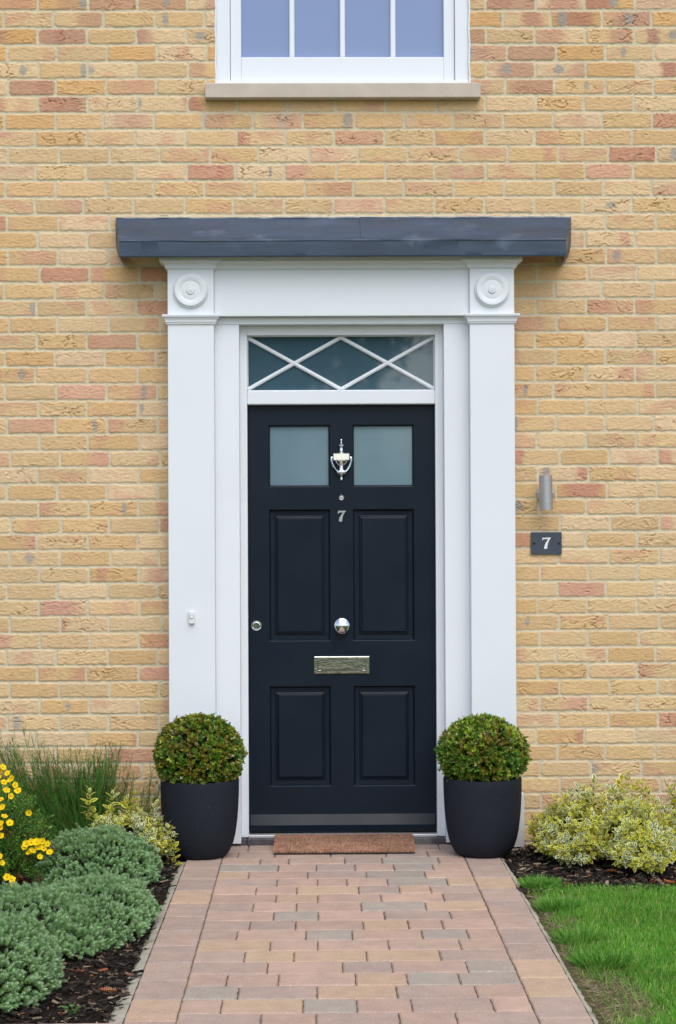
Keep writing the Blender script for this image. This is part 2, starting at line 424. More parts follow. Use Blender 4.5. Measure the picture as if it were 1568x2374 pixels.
# ---- pilasters with roundels, necking moulding and plinths
PF = -0.135
def pilaster(x0, x1, first):
    m = MB().box(x0, x1, PF, 0.02, 0.20, 2.6263, 0.0015)
    p = m.build('pilaster', WHITE, house)
    cap = MB().rings(x0, x1, PF, 0.0, [(0.0005, 2.306), (0.006, 2.307), (0.008, 2.314), (0.011, 2.317), (0.011, 2.323), (0.0125, 2.326), (0.016, 2.334), (0.022, 2.338), (0.0235, 2.344), (0.0235, 2.3475), (0.019, 2.3495)])
    cap.build('neck_moulding', WHITE, p)
    bed = MB().rings(x0, x1, PF, 0.0, [(0.0005, 2.548), (0.008, 2.552), (0.012, 2.5555), (0.012, 2.562), (0.014, 2.570), (0.022, 2.578), (0.034, 2.581), (0.0345, 2.6265)])
    bed.build('bed_moulding', WHITE, p)
    cx = (x0 + x1) / 2; R = 0.0765
    prof = [(R, 0.0), (R + 0.001, 0.006), (R - 0.001, 0.011), (R - 0.006, 0.014), (R - 0.007, 0.019), (R - 0.009, 0.0205), (R - 0.013, 0.0205), (0.0450, 0.0190), (0.0425, 0.0172), (0.0400, 0.0182), (0.020, 0.0165), (0.019, 0.0165), (0.0175, 0.021), (0.0155, 0.0225), (0.006, 0.0225), (0.0055, 0.0195), (0.0005, 0.0195)]
    MB().lathe(prof, (cx, PF, 2.455), 'y', 48).build('roundel', WHITE, p, True)
    kn = MB()
    for a in range(4):
        g = a * math.pi / 2 + 0.78
        kn.lathe([(0.0042, 0.018), (0.0042, 0.0235), (0.002, 0.025), (0.0003, 0.0252)], (cx + 0.0052 * math.cos(g), PF, 2.455 + 0.0052 * math.sin(g)), 'y', 12)
    kn.build('roundel_flower', WHITE, p, True)
    o = 0.030 if x0 > 0 else 0.030
    pl = MB().rings(x0, x1, PF - 0.0, 0.0, [(0.029 if True else 0, 0.006), (0.029, 0.235), (0.020, 0.247), (0.0005, 0.249)])
    pl.build('plinth', WHITE, p)
pilaster(-0.765, -0.562, True)
pilaster(0.566, 0.7625, False)
# frieze between the pilasters and the boards under it
MB().box(-0.5618, 0.5658, -0.112, 0.02, 2.3445, 2.6261, 0.002).build('frieze', WHITE, house)
fm_ = MB()
V = []; lv = [(0.0005, 2.5485), (0.008, 2.5525), (0.012, 2.556), (0.012, 2.5625), (0.014, 2.5705), (0.022, 2.5785), (0.034, 2.5815), (0.0345, 2.6265)]
for o, z in lv: V += [(-0.5605, -0.112 - o, z), (0.5645, -0.112 - o, z)]
fm_.add(V, [(2 * i, 2 * i + 1, 2 * i + 3, 2 * i + 2) for i in range(len(lv) - 1)]); fm_.build('frieze_moulding', WHITE, house)
arch = MB()
arch.box(-0.5618, -0.454, -0.072, 0.02, 0.012, 2.3125, 0.0015)
arch.box(0.455, 0.5658, -0.072, 0.02, 0.012, 2.3125, 0.0015)
arch.box(-0.5616, 0.5656, -0.074, 0.02, 2.3130, 2.3440, 0.0015)
arch.build('architrave', WHITE, house)
fr = MB()
for sx_, a, b_ in ((-1, -0.4538, -0.4215), (1, 0.4195, 0.4548)):
    fr.box(a, b_, -0.012, 0.09, 0.030, 2.3128, 0.0015)
fr.box(-0.4213, 0.4193, -0.0118, 0.09, 2.271, 2.3126, 0.0015)
fr.box(-0.4213, 0.4193, -0.0105, 0.09, 1.9605, 2.0235, 0.004)
dframe = fr.build('door_frame', WHITE, house)
# ---- fanlight: pane and criss-cross bars
fan = MB().box(-0.4212, 0.4192, 0.0345, 0.040, 2.02, 2.275).build('fanlight', FANGL, house)
z0, z1 = 2.0235, 2.271
def bar(m, p, q, w, yf, yb, xl=-0.4212, xr=0.4192):
    d = Vector((q[0] - p[0], 0, q[1] - p[1])); L = d.length; d.normalize(); n = Vector((-d.z, 0, d.x))
    A = Vector((p[0], 0, p[1])); B = Vector((q[0], 0, q[1]))
    V = []
    for P_ in (A, B):
        for (o, y) in ((-w, yb), (-w, yf + 0.006), (-w * 0.35, yf), (w * 0.35, yf), (w, yf + 0.006), (w, yb)):
            v = P_ + n * o; V.append((v.x, y, v.z))
    m.add(V, [(i, (i + 1) % 6, 6 + (i + 1) % 6, 6 + i) for i in range(6)] + [(5, 4, 3, 2, 1, 0), (6, 7, 8, 9, 10, 11)])
e = 0.007
# two zigzags: one starts high at the left, one low
zz = [[(-0.4205, z1 - e), (-0.001, z0 + e), (0.4185, z1 - e)], [(-0.4205, z0 + e), (-0.001, z1 - e), (0.4185, z0 + e)]]
for q, line in enumerate(zz):
    for s_ in range(2):
        b = MB(); bar(b, line[s_], line[s_ + 1], 0.0085, 0.019 + 0.0009 * q + 0.0004 * s_, 0.036); b.build('glazing_bar', WHITE, fan)
st = MB()
st.box(-0.4209, 0.4189, 0.024, 0.036, z0 - 0.002, z0 + 0.004); st.box(-0.4209, 0.4189, 0.024, 0.036, z1 - 0.004, z1 + 0.002)
st.box(-0.4209, -0.417, 0.0242, 0.036, z0 + 0.004, z1 - 0.004); st.box(0.415, 0.4189, 0.0242, 0.036, z0 + 0.004, z1 - 0.004)
st.build('glazing_bead', WHITE, fan)

# ---- door leaf
DY = 0.030
dl = MB()
XL, XR, ZB, ZT = -0.4185, 0.4165, 0.046, 1.9575
opn = [(-0.3285, -0.0505, 1.592, 1.8725), (0.0475, 0.3255, 1.592, 1.8725), (-0.3295, -0.0505, 0.900, 1.4935), (0.0475, 0.3265, 0.900, 1.4935), (-0.3305, -0.0505, 0.2495, 0.7005), (0.0475, 0.3275, 0.2495, 0.7005)]
# stiles, muntin and rails as one slab with six openings
xsb = [XL, -0.3295, -0.0505, 0.0475, 0.3265, XR]; zsb = [ZB, 0.2495, 0.7005, 0.900, 1.4935, 1.592, 1.8725, ZT]
for i in range(5):
    for j in range(7):
        if i in (1, 3) and j in (1, 3, 5): continue
        dl.add([(xsb[i], DY, zsb[j]), (xsb[i + 1], DY, zsb[j]), (xsb[i + 1], DY, zsb[j + 1]), (xsb[i], DY, zsb[j + 1])], [(0, 1, 2, 3)])
dl.box(XL, XR, DY + 0.03, DY + 0.05, ZB, ZT)
V = [(XL, DY, ZB), (XR, DY, ZB), (XR, DY, ZT), (XL, DY, ZT), (XL, DY + .05, ZB), (XR, DY + .05, ZB), (XR, DY + .05, ZT), (XL, DY + .05, ZT)]
dl.add(V, [(0, 4, 5, 1), (1, 5, 6, 2), (2, 6, 7, 3), (3, 7, 4, 0)])
door = dl.build('door', DOORP, house)
for i in (1, 3):
    for j in (1, 3):
        b = MB().rect_loft(xsb[i], xsb[i + 1], zsb[j], zsb[j + 1], [(0, DY), (0.003, DY + 0.001), (0.009, DY + 0.012), (0.0095, DY + 0.015), (0.029, DY + 0.016), (0.030, DY + 0.010), (0.033, DY + 0.008), (0.0345, DY + 0.0105), (0.040, DY + 0.0085), (0.043, DY + 0.004), (0.045, DY + 0.0035)])
        b.build('panel', DOORP, door)
for i in (1, 3):
    b = MB().rect_loft(xsb[i], xsb[i + 1], 1.592, 1.8725, [(0, DY), (0.002, DY + 0.001), (0.008, DY + 0.010), (0.0085, DY + 0.021)], False)
    b.build('glazing_bead', DOORP, door)
    MB().box(xsb[i] + 0.004, xsb[i + 1] - 0.004, DY + 0.019, DY + 0.024, 1.596, 1.8685).build('pane', FROST[0 if i == 1 else 1], door)
wbm = MB().add([(XL + .004, DY, 0.1255), (XR - .004, DY, 0.1255), (XR - .004, 0.008, 0.080), (XL + .004, 0.008, 0.080), (XL + .004, 0.010, 0.060), (XR - .004, 0.010, 0.060), (XL + .004, DY, 0.056), (XR - .004, DY, 0.056)],
    [(0, 3, 2, 1), (3, 4, 5, 2), (4, 6, 7, 5), (0, 6, 4, 3), (1, 2, 5, 7)])
wbm.build('weather_bar', DOORP, door)
# knocker
kz = lambda y: 1.806 - (y - 312) / 5286.0
K = MB(); kc = (-0.001, DY - 0.010, 0)
prof = [(0.0003, kz(312)), (0.0035, kz(318)), (0.0052, kz(336)), (0.0035, kz(356)), (0.0028, kz(372)), (0.004, kz(388)), (0.0036, kz(408)), (0.006, kz(425)), (0.0118, kz(446)), (0.0124, kz(462)), (0.0105, kz(486)), (0.0072, kz(500)), (0.0066, kz(545)), (0.0078, kz(575)), (0.0074, kz(605)), (0.010, kz(622)), (0.019, kz(640)), (0.019, kz(643))]
K.lathe([(r, z) for r, z in prof][::-1], kc, 'z', 20, 1.0, 0.8)
K.box(-0.0385, 0.0365, DY - 0.024, DY + 0.0, kz(822), kz(640), 0.0035)
K.lathe([(0.0003, kz(985)), (0.005, kz(980)), (0.012, kz(950)), (0.021, kz(905)), (0.027, kz(860)), (0.0295, kz(825))], kc, 'z', 24, 1.0, 0.55)
K.lathe([(0.0085, kz(1040)), (0.0085, kz(985))], kc, 'z', 16, 1.0, 0.9)
for s_ in (-1, 1):
    K.lathe([(0.0052, -0.004), (0.0055, 0.004)], (-0.001 + s_ * 0.0425, DY - 0.012, kz(750)), 'x', 12)
    pts = [(-0.001 + s_ * hx / 5286.0, DY - 0.014 - 0.004 * (i / 5), kz(y)) for i, (hx, y) in enumerate([(232, 752), (234, 800), (222, 880), (192, 960), (150, 1030), (95, 1090)])]
    K.tube(pts, [0.0042, 0.0042, 0.0045, 0.005, 0.0052, 0.005], 10)
K.lathe([(0.0003, -0.0132), (0.010, -0.0117), (0.0175, -0.0075), (0.0205, 0), (0.0175, 0.0075), (0.010, 0.0117), (0.0003, 0.0132)], (-0.001, DY - 0.022, kz(1098)), 'z', 24, 1.0, 0.5)
K.lathe([(0.0003, kz(1305)), (0.0045, kz(1290)), (0.0056, kz(1265)), (0.0042, kz(1238)), (0.0040, kz(1200)), (0.0055, kz(1160))], kc, 'z', 16, 1.0, 0.9)
K.build('knocker', CHROME, door, True)
sp = MB().lathe([(0.0118, 0), (0.0118, 0.003), (0.0105, 0.0045), (0.0085, 0.0040), (0.0082, 0.001), (0.0058, 0.001), (0.0055, 0.0035), (0.003, 0.0045), (0.0002, 0.0045)], (-0.001, DY, 1.544), 'y', 28)
sp.tube([(-0.0015, DY - 0.002, 1.5555), (-0.002, DY - 0.003, 1.5595)], 0.0018, 8)
sp.build('spyhole', STEEL, door, True)
s7 = [(0, .74), (.07, 1), (1, 1), (.93, .93), (.72, .72), (.58, .45), (.54, .15), (.47, .03), (.33, 0), (.2, .03), (.13, .13), (.2, .36), (.42, .63), (.66, .84), (.25, .84), (.12, .79), (.06, .72)]
MB().plate([(-0.0185 + x * 0.038, 1.435 + z * 0.050) for x, z in s7], DY - 0.005, DY + 0.001).build('numeral', SATIN, door)
kb = MB().lathe([(0.030, 0), (0.030, 0.004), (0.017, 0.010), (0.014, 0.022), (0.024, 0.034), (0.0335, 0.042), (0.0350, 0.0455), (0.0348, 0.049), (0.0335, 0.0508), (0.0325, 0.0512), (0.030, 0.0535), (0.0262, 0.0568), (0.0215, 0.0598), (0.016, 0.0624), (0.010, 0.0642), (0.005, 0.0652), (0.0003, 0.0655)], (-0.0025, DY, 0.9705), 'y', 48)
kb.build('door_knob', CHROME, door, True)
ky = MB().lathe([(0.0235, 0), (0.0235, 0.003), (0.021, 0.0055), (0.018, 0.005), (0.0172, 0.0075), (0.014, 0.0085), (0.0135, 0.004), (0.0003, 0.004)], (-0.3845, DY, 0.9715), 'y', 32)
ky.lathe([(0.0058, 0.0035), (0.0058, 0.009), (0.005, 0.0098), (0.0003, 0.0098)], (-0.3845, DY, 0.9775), 'y', 18)
ky.box(-0.3875, -0.3815, DY - 0.009, DY - 0.003, 0.9605, 0.9745, 0.001)
ky.build('lock', TARN, door, True)
MB().plate([(-0.3852, 0.974), (-0.3838, 0.974), (-0.3838, 0.9815), (-0.3852, 0.9815)], DY - 0.0101, DY - 0.0095).build('keyhole', DARKMET, door)
lb = MB().rect_loft(-0.127, 0.1205, 0.7535, 0.8315, [(0, DY), (0.0, DY - 0.004), (0.003, DY - 0.006), (0.015, DY - 0.006), (0.017, DY - 0.003)], False)
lo = lb.build('letterbox', TARN, door)
fl = MB().box(-0.0965, 0.0895, DY - 0.0095, DY - 0.0005, 0.7725, 0.8125, 0.002); 
fl.box(-0.096, 0.089, DY - 0.0145, DY - 0.009, 0.7705, 0.7735, 0.001)
fl.box(-0.1095, 0.103, DY - 0.003, DY - 0.0002, 0.7712, 0.8138)
fl.build('letterbox_flap', TARN, door)
# sill and step
MB().box(-0.4215, 0.4195, -0.022, 0.09, 0.0285, 0.041, 0.002).build('door_sill', mat('aluminium', (0.7, 0.71, 0.73), 0.35, metal=0.6), house)
stp = MB()
xx = -0.60
for L_ in (0.17, 0.215, 0.10, 0.215, 0.16, 0.215, 0.13):
    stp.box(xx + 0.002, xx + L_ - 0.002, -0.048 + random.uniform(-.002, .002), 0.03, -0.03, 0.028, 0.003); xx += L_
stp.box(-0.599, 0.60, -0.043, 0.029, -0.03, 0.024)
stp.build('doorstep', DSTEP, house)

# ---- canopy with dressed lead
cb = MB().box(-0.955, 0.965, -0.208, 0.0, 2.6265, 2.650, 0.002)
canopy = cb.build('canopy', WHITE, house)
def lead():
    nx_ = 160
    prof = [(-0.004, 2.7975, 0.0), (-0.03, 2.781, 0.12), (-0.10, 2.738, 0.45), (-0.17, 2.692, 0.78), (-0.207, 2.6665, 0.95), (-0.2225, 2.6668, 1.0), (-0.2242, 2.6645, 1.0), (-0.2242, 2.6610, 1.0), (-0.2222, 2.6570, 1.0), (-0.2225, 2.615, 1.0), (-0.2215, 2.596, 1.0), (-0.219, 2.5915, 1.0), (-0.212, 2.5915, 1.0)]
    T = np.linspace(0, 1, nx_); V = []
    for i, (y, z, f) in enumerate(prof):
        xa = -1.006 * (1 - f) + -0.968 * f; xb = 1.034 * (1 - f) + 0.982 * f
        x = xa + (xb - xa) * T
        dz = 0.0012 * pnoise(T * 14, T * 0 + i * 0.35, 90) + 0.0007 * pnoise(T * 50, T * 0 + i * 0.4, 91)
        if i == 0: dz = dz * 0.9 + 0.0018 * (pnoise(T * 90, T * 0, 92) > 0.3)
        if 6 <= i <= 10: dz *= 0.5
        dy = 0.0013 * pnoise(T * 11, T * 0 + i * 0.5, 93) if i > 0 else T * 0
        V.append(np.stack([x, y + dy, z + dz], -1))
    V = np.array(V); n = len(prof)
    idx = np.arange(n * nx_).reshape(n, nx_)
    F = [list(f) for f in np.stack([idx[:-1, :-1], idx[1:, :-1], idx[1:, 1:], idx[:-1, 1:]], -1).reshape(-1, 4)]
    VV = [tuple(v) for v in V.reshape(-1, 3)]
    for s_, xw, xf in ((0, -1.006, -0.968), (1, 1.034, 0.982)):
        sg = -1 if s_ == 0 else 1
        wl = [(xw, -0.003, 2.797), (xw, -0.004, 2.69), (xw - sg * 0.006, -0.006, 2.648), (xw - sg * 0.020, -0.010, 2.612), (xw - sg * 0.044, -0.016, 2.574)]
        fl_ = [(xf, -0.2195, 2.6655), (xf, -0.222, 2.650), (xf, -0.221, 2.632), (xf - sg * 0.001, -0.221, 2.612), (xf - sg * 0.004, -0.20, 2.590)]
        k0 = len(VV); VV += wl + fl_
        for i in range(4): F.append([k0 + i, k0 + i + 1, k0 + 6 + i, k0 + 5 + i])
    poly_mesh('lead_flashing', VV, F, LEAD, canopy, None, True).data.set_sharp_from_angle(angle=math.radians(22))
lead()
sm = MB()
sm.add([(0.0855, -0.0068, 2.7975), (0.140, -0.0068, 2.7975), (0.140, -0.210, 2.6725), (0.0855, -0.210, 2.6725)], [(0, 3, 2, 1)])
V = []
for t in np.linspace(0, 1, 9):
    V += [(0.0855 + 0.0006 * math.sin(t * 9), -0.006 - 0.206 * t, 2.7985 - 0.131 * t + 0.0028), (0.0855, -0.006 - 0.206 * t, 2.7985 - 0.131 * t - 0.002), (0.40, -0.006 - 0.206 * t, 2.7985 - 0.131 * t - 0.0005)]
sm = MB().add(V, [(3 * i, 3 * i + 1, 3 * i + 4, 3 * i + 3) for i in range(8)] + [(3 * i, 3 * i + 3, 3 * i + 5, 3 * i + 2) for i in range(8)])
sm.build('lead_lap', LEAD, canopy)
for cxx in (-0.45, 0.02, 0.31, 0.62):
    MB().lathe([(0.028, 0), (0.026, 0.003), (0.0002, 0.0035)], (cxx, -0.2065, 2.669), 'y', 16, 1.0, 0.28).build('lead_clip', LEAD, canopy, True)
mort = MB()
pts = [(x, -0.007 + 0.003 * math.sin(x * 9), 2.7990 + 0.0010 * math.sin(x * 23) + 0.0008 * math.sin(x * 61)) for x in np.linspace(-1.0, 1.03, 120)]
mort.tube(pts, 0.0045, 5); mort.build('mortar_joint', mat('lime_mortar', tuple(lin(190, 186, 178)), 0.9, noise=[(50, 0.2)]), canopy)

# ------------------------------------------------------------------ things fixed to the front
lamp = empty('wall_lamp', (0.908, 0, 1.48), 'brushed steel cylinder up-and-down lamp fixed to the brick right of the door', 'wall lamp')
T_ = MB(); lc = (0.9045, -0.085, 1.56)
T_.lathe([(0.0265, -0.0765), (0.0292, -0.0765), (0.0292, -0.0515), (0.0283, -0.0505), (0.0292, -0.0495), (0.0292, 0.0505), (0.0283, 0.0515), (0.0292, 0.0525), (0.0292, 0.0765), (0.0265, 0.0765), (0.0262, 0.070), (0.0002, 0.070)], lc, 'z', 40)
tb = T_.build('lamp_tube', STEEL, lamp, True)
for v in tb.data.vertices: v.co.x -= (v.co.z - 1.56) * 0.024
MB().lathe([(0.042, 0.004), (0.042, 0.010), (0.039, 0.014), (0.030, 0.0155), (0.012, 0.016), (0.011, 0.058), (0.0105, 0.06)], (0.911, 0, 1.558), 'y', 40).build('back_plate', STEEL, lamp, True)
for s_ in (-1, 1):
    MB().lathe([(0.0038, 0.014), (0.0038, 0.019), (0.002, 0.021), (0.0002, 0.0212)], (0.911 + s_ * 0.0355, 0, 1.558), 'y', 12).build('screw', STEEL, lamp, True)

sign = empty('house_number_sign', (0.9135, 0, 1.285), 'small dark slate plaque with a white serif numeral, below the steel wall lamp', 'house sign')
MB().box(0.8445, 0.9825, -0.016, -0.003, 1.286, 1.3845, 0.0012).build('plaque', SLATE, sign)
p7 = [(.02, .72), (.04, 1.0), (.12, .965), (1.0, 1.0), (1.0, .96), (.80, .72), (.67, .45), (.605, .2), (.585, .03), (.585, 0), (.22, .0), (.23, .10), (.30, .32), (.45, .58), (.72, .86), (.22, .86), (.10, .83), (.05, .72)]
MB().plate([(0.8945 + x * 0.0385, 1.3105 + z * 0.0505) for x, z in p7], -0.0168, -0.015).build('numeral', WHITEP, sign)
for sxx in (0.859, 0.9695):
    MB().lathe([(0.0052, 0.015), (0.0050, 0.0185), (0.003, 0.0205), (0.0003, 0.021)], (sxx, 0, 1.3355), 'y', 16).build('screw', DARKMET, sign, True)

bell = empty('doorbell', (-0.663, PF, 0.986), 'small white push-button doorbell on the left pilaster', 'doorbell')
MB().box(-0.6755, -0.6515, PF - 0.018, PF, 0.990, 1.043, 0.002).build('case', mat('bell_plastic', tuple(lin(226, 230, 228)), 0.35), bell)
MB().lathe([(0.0085, 0.0175), (0.0085, 0.0188), (0.0068, 0.0190), (0.0067, 0.0178)], (-0.6635, PF, 1.0185), 'y', 28).build('ring', mat('grey_ring', tuple(lin(140, 146, 148)), 0.3), bell, True)
MB().lathe([(0.0066, 0.0170), (0.0064, 0.0200), (0.005, 0.0208), (0.0002, 0.0210)], (-0.6635, PF, 1.0185), 'y', 24).build('push_button', WHITEP, bell, True)

ob = empty('outlet_box', (-1.05, 0, 0.09), 'small pale plastic service box low on the brick behind the broom', 'outlet box')
MB().box(-1.085, -1.018, -0.045, 0.0, 0.085, 0.252, 0.006).build('case', BOXP, ob)
MB().box(-1.079, -1.024, -0.050, -0.044, 0.150, 0.246, 0.004).build('cover', BOXP, ob)

# ------------------------------------------------------------------ ground, beds, lawn, path
def sheet(name, x0, x1, y0, y1, z, m, nx_=2, ny=2, amp=0.0, kind='structure', freq=6):
    xs = np.linspace(x0, x1, nx_); ys = np.linspace(y0, y1, ny); X, Y = np.meshgrid(xs, ys)
    Z = z + amp * fbm(X * freq, Y * freq, 101, 4)
    idx = np.arange(nx_ * ny).reshape(ny, nx_)
    q = np.stack([idx[:-1, :-1], idx[:-1, 1:], idx[1:, 1:], idx[1:, :-1]], -1).reshape(-1, 4)
    o = np_mesh(name, np.stack([X, Y, Z], -1).reshape(-1, 3), q.ravel(), np.arange(len(q)) * 4, np.full(len(q), 4), m, None, None, True)
    o['kind'] = kind; return o
sheet('ground', -120, 120, -160, 20, -0.06, MEADOW)
sheet('planting_bed', -5, -0.668, -3.02, 0.0, -0.020, SOIL, 240, 180, 0.016, freq=9)
sheet('planting_border', 0.664, 5, -1.30, 0.0, -0.020, SOIL, 240, 80, 0.016, freq=9)
sheet('lawn', 0.668, 6, -7.0, -1.02, -0.014, LAWNB, 200, 220, 0.010, freq=7)

PC = {'p': [lin(188, 159, 142), lin(182, 154, 137), lin(190, 161, 143)], 't': [lin(190, 165, 138), lin(186, 160, 135)], 'g': [lin(166, 156, 144), lin(160, 151, 139)], 'm': [lin(170, 150, 139), lin(165, 147, 137), lin(174, 153, 141)]}
def paving():
    V = []; F = []; C = []
    def paver(x0, x1, y0, y1, kind, g=0.0014):
        c1 = random.choice(PC[kind]) * random.uniform(0.95, 1.05)
        alt = {'p': 'm', 'm': 'p', 't': 'p', 'g': 'm'}[kind]; c2 = random.choice(PC[alt])
        n0 = len(V); nxs = max(3, int((x1 - x0) / 0.03)); nys = 5; sd_ = random.random() * 99
        x0 += g + random.uniform(0, .0012); x1 -= g + random.uniform(0, .0012); y0 += g * 1.1; y1 -= g * 1.1
        zt = random.uniform(-0.0012, 0.0012); tx = random.uniform(-.004, .004); ty = random.uniform(-.005, .005); ch = 0.0045
        cxm, cym = (x0 + x1) / 2, (y0 + y1) / 2
        us = [0] + list(np.linspace(ch / (x1 - x0), 1 - ch / (x1 - x0), nxs)) + [1]
        vs = [0] + list(np.linspace(ch / (y1 - y0), 1 - ch / (y1 - y0), nys)) + [1]
        nu, nv = len(us), len(vs)
        for j, v in enumerate(vs):
            for i, u in enumerate(us):
                x = x0 + (x1 - x0) * u; y = y0 + (y1 - y0) * v
                ed = (i in (0, nu - 1)) or (j in (0, nv - 1))
                z = zt + tx * (x - cxm) + ty * (y - cym) - (0.0035 if ed else 0) + 0.0004 * math.sin(x * 90 + sd_)
                w = float(np.clip(0.35 + 0.9 * pnoise(np.array([x * 7 + sd_]), np.array([y * 7 + sd_]), 5)[0], 0, 1)) * 0.55
                if ed:
                    a = 0.0012 * math.sin(x * 130 + y * 70 + sd_); x += a if i in (0, nu - 1) else 0; y += a if j in (0, nv - 1) else 0
                V.append((x, y, z)); C.append(c1 * (1 - w) + c2 * w)
        for j in range(nv - 1):
            for i in range(nu - 1):
                a = n0 + j * nu + i; F.append((a, a + 1, a + nu + 1, a + nu))
        per = [n0 + i for i in range(nu)] + [n0 + j * nu + nu - 1 for j in range(1, nv)] + [n0 + (nv - 1) * nu + i for i in range(nu - 2, -1, -1)] + [n0 + j * nu for j in range(nv - 2, 0, -1)]
        m0 = len(V)
        for p in per: V.append((V[p][0], V[p][1], -0.04)); C.append(C[p] * 0.9)
        L = len(per)
        for i in range(L): F.append((per[i], m0 + i, m0 + (i + 1) % L, per[(i + 1) % L]))
    xl, xr = -0.523, 0.5115
    rows = [([-0.42, -0.18, 0.06, 0.30, 0.42], 'mpmpmm'), ([-0.46, -0.30, -0.06, 0.18, 0.36], 'mmpmmm'),
        ([-0.358, -0.238, -0.001, 0.157, 0.396], 'pppmgp'), ([-0.279, -0.121, 0.039, 0.2, 0.362], 'gpmpgp'), ([-0.396, -0.157, 0.081, 0.32], 'tpmgp'),
        ([-0.278, -0.118, 0.0, 0.16, 0.399], 'mpppgt'), ([-0.356, -0.197, 0.043, 0.202, 0.323], 'pptmtm'), ([-0.275, -0.116, 0.124, 0.363], 'ptppm'),
        ([-0.356, -0.196, 0.045, 0.285], 'mppgt'), ([-0.276, -0.115, 0.126, 0.365], 'pgpmp'), ([-0.357, -0.195, 0.044, 0.204, 0.325], 'mmptpp'),
        ([-0.397, -0.158, 0.002, 0.244, 0.402], 'mpgpgp'), ([-0.277, -0.118, 0.121, 0.363], 'tpppp'), ([-0.358, -0.196, 0.043, 0.285], 'mtttm'),
        ([-0.279, -0.038, 0.12, 0.36], 'mpmpg'), ([-0.401, -0.24, 0.0, 0.16, 0.323], 'ppptgg'), ([-0.359, -0.12, 0.121, 0.362], 'gmtmp'),
        ([-0.402, -0.162, -0.003, 0.158, 0.397], 'ptgpmp'), ([-0.282, -0.123, 0.116, 0.278], 'mpmpm')]
    for k in range(8):
        js = []; x = xl + random.choice([0.12, 0.16, 0.24])
        while x < xr - 0.1: js.append(round(x, 3)); x += random.choice([0.12, 0.16, 0.24])
        rows.append((js, ''.join(random.choice('ppmtmg') for _ in range(len(js) + 1))))
    for k, (js, kinds) in enumerate(rows):
        yf = -0.036 - 0.1613 * k; xs_ = [xl] + js + [xr]
        for i in range(len(xs_) - 1): paver(xs_[i], xs_[i + 1], yf - 0.1613, yf, kinds[i])
    # first two courses run out under the pilasters
    for (a, b) in ((-0.80, -0.683), (-0.683, -0.523), (0.5115, 0.67), (0.67, 0.80)): paver(a, b, -0.195, -0.036, 'm'); 
    for (a, b) in ((-0.675, -0.523), (0.5115, 0.666)): paver(a, b, -0.358, -0.1965, 'm')
    kl = 'ppmpppmptp' ; kr = 'mmtppmmptpp'
    for k in range(16):
        y1 = -0.36 - 0.2415 * k
        paver(-0.675, -0.5235, y1 - 0.2415, y1, 'mmmtmmmmmmt'[k % 11]); paver(0.512, 0.666, y1 - 0.2415, y1, 'mmtmmmmmttm'[k % 11])
    # the paving that runs off to the left at the front of the bed
    for r in range(8):
        x = -0.677 - 0.06 * (r % 3)
        if x < -0.68: paver(x, -0.677, -3.035 - 0.1613 * (r + 1), -3.035 - 0.1613 * r, 'p')
        while x > -3.2:
            w = random.choice([0.16, 0.24, 0.24]) if r else 0.24
            paver(x - w, x, -3.035 - 0.1613 * (r + 1), -3.035 - 0.1613 * r, random.choice('ppmt')); x -= w
    o = poly_mesh('path', V, F, PAVER, None, np.array(C)); o['kind'] = 'structure'
paving()
sheet('path_bedding', -0.674, 0.664, -4.3, -0.05, -0.0075, JOINT, 60, 200, 0.001, freq=20)
sheet('side_path_bedding', -3.25, -0.6745, -4.3, -3.04, -0.0078, JOINT, 60, 60, 0.001, freq=20)
sheet('pavement', -0.8, 0.8, -8.2, -4.33, -0.012, mat('far_paving', tuple(lin(190, 160, 146)), 0.9, noise=[(6, 0.1)]), 2, 2)
def haunch(side):
    n = 420; ys = np.linspace(-4.3, -0.36 if side > 0 else -0.42, n); V = []; F = []
    for i, y in enumerate(ys):
        w = 0.026 + 0.012 * float(fbm(np.array([y * 3.0]), np.array([side * 3.0]), 120)[0]) + 0.008 * float(pnoise(np.array([y * 25.0]), np.array([1.0]), 121)[0])
        if side < 0: w += 0.012 + 0.024 * float(smooth(-1.2, -3.0, y))
        xe = 0.6665 if side > 0 else -0.6755
        for t in range(5):
            f = t / 4
            z = -0.004 - 0.020 * f ** 1.7 + 0.003 * float(pnoise(np.array([y * 40.0]), np.array([f * 2.0 + side]), 122)[0]) - (0.03 if t == 4 else 0)
            V.append((xe + side * (w * f if t < 4 else w), y, z))
    for i in range(n - 1):
        for t in range(4):
            a = i * 5 + t; F.append((a, a + 1, a + 6, a + 5))
    if side < 0:        # turn the corner along the front of the bed
        k0 = len(V)
    o = poly_mesh('path_edging', V, F, CONC, None, None, True); o['kind'] = 'structure'
haunch(1); haunch(-1)

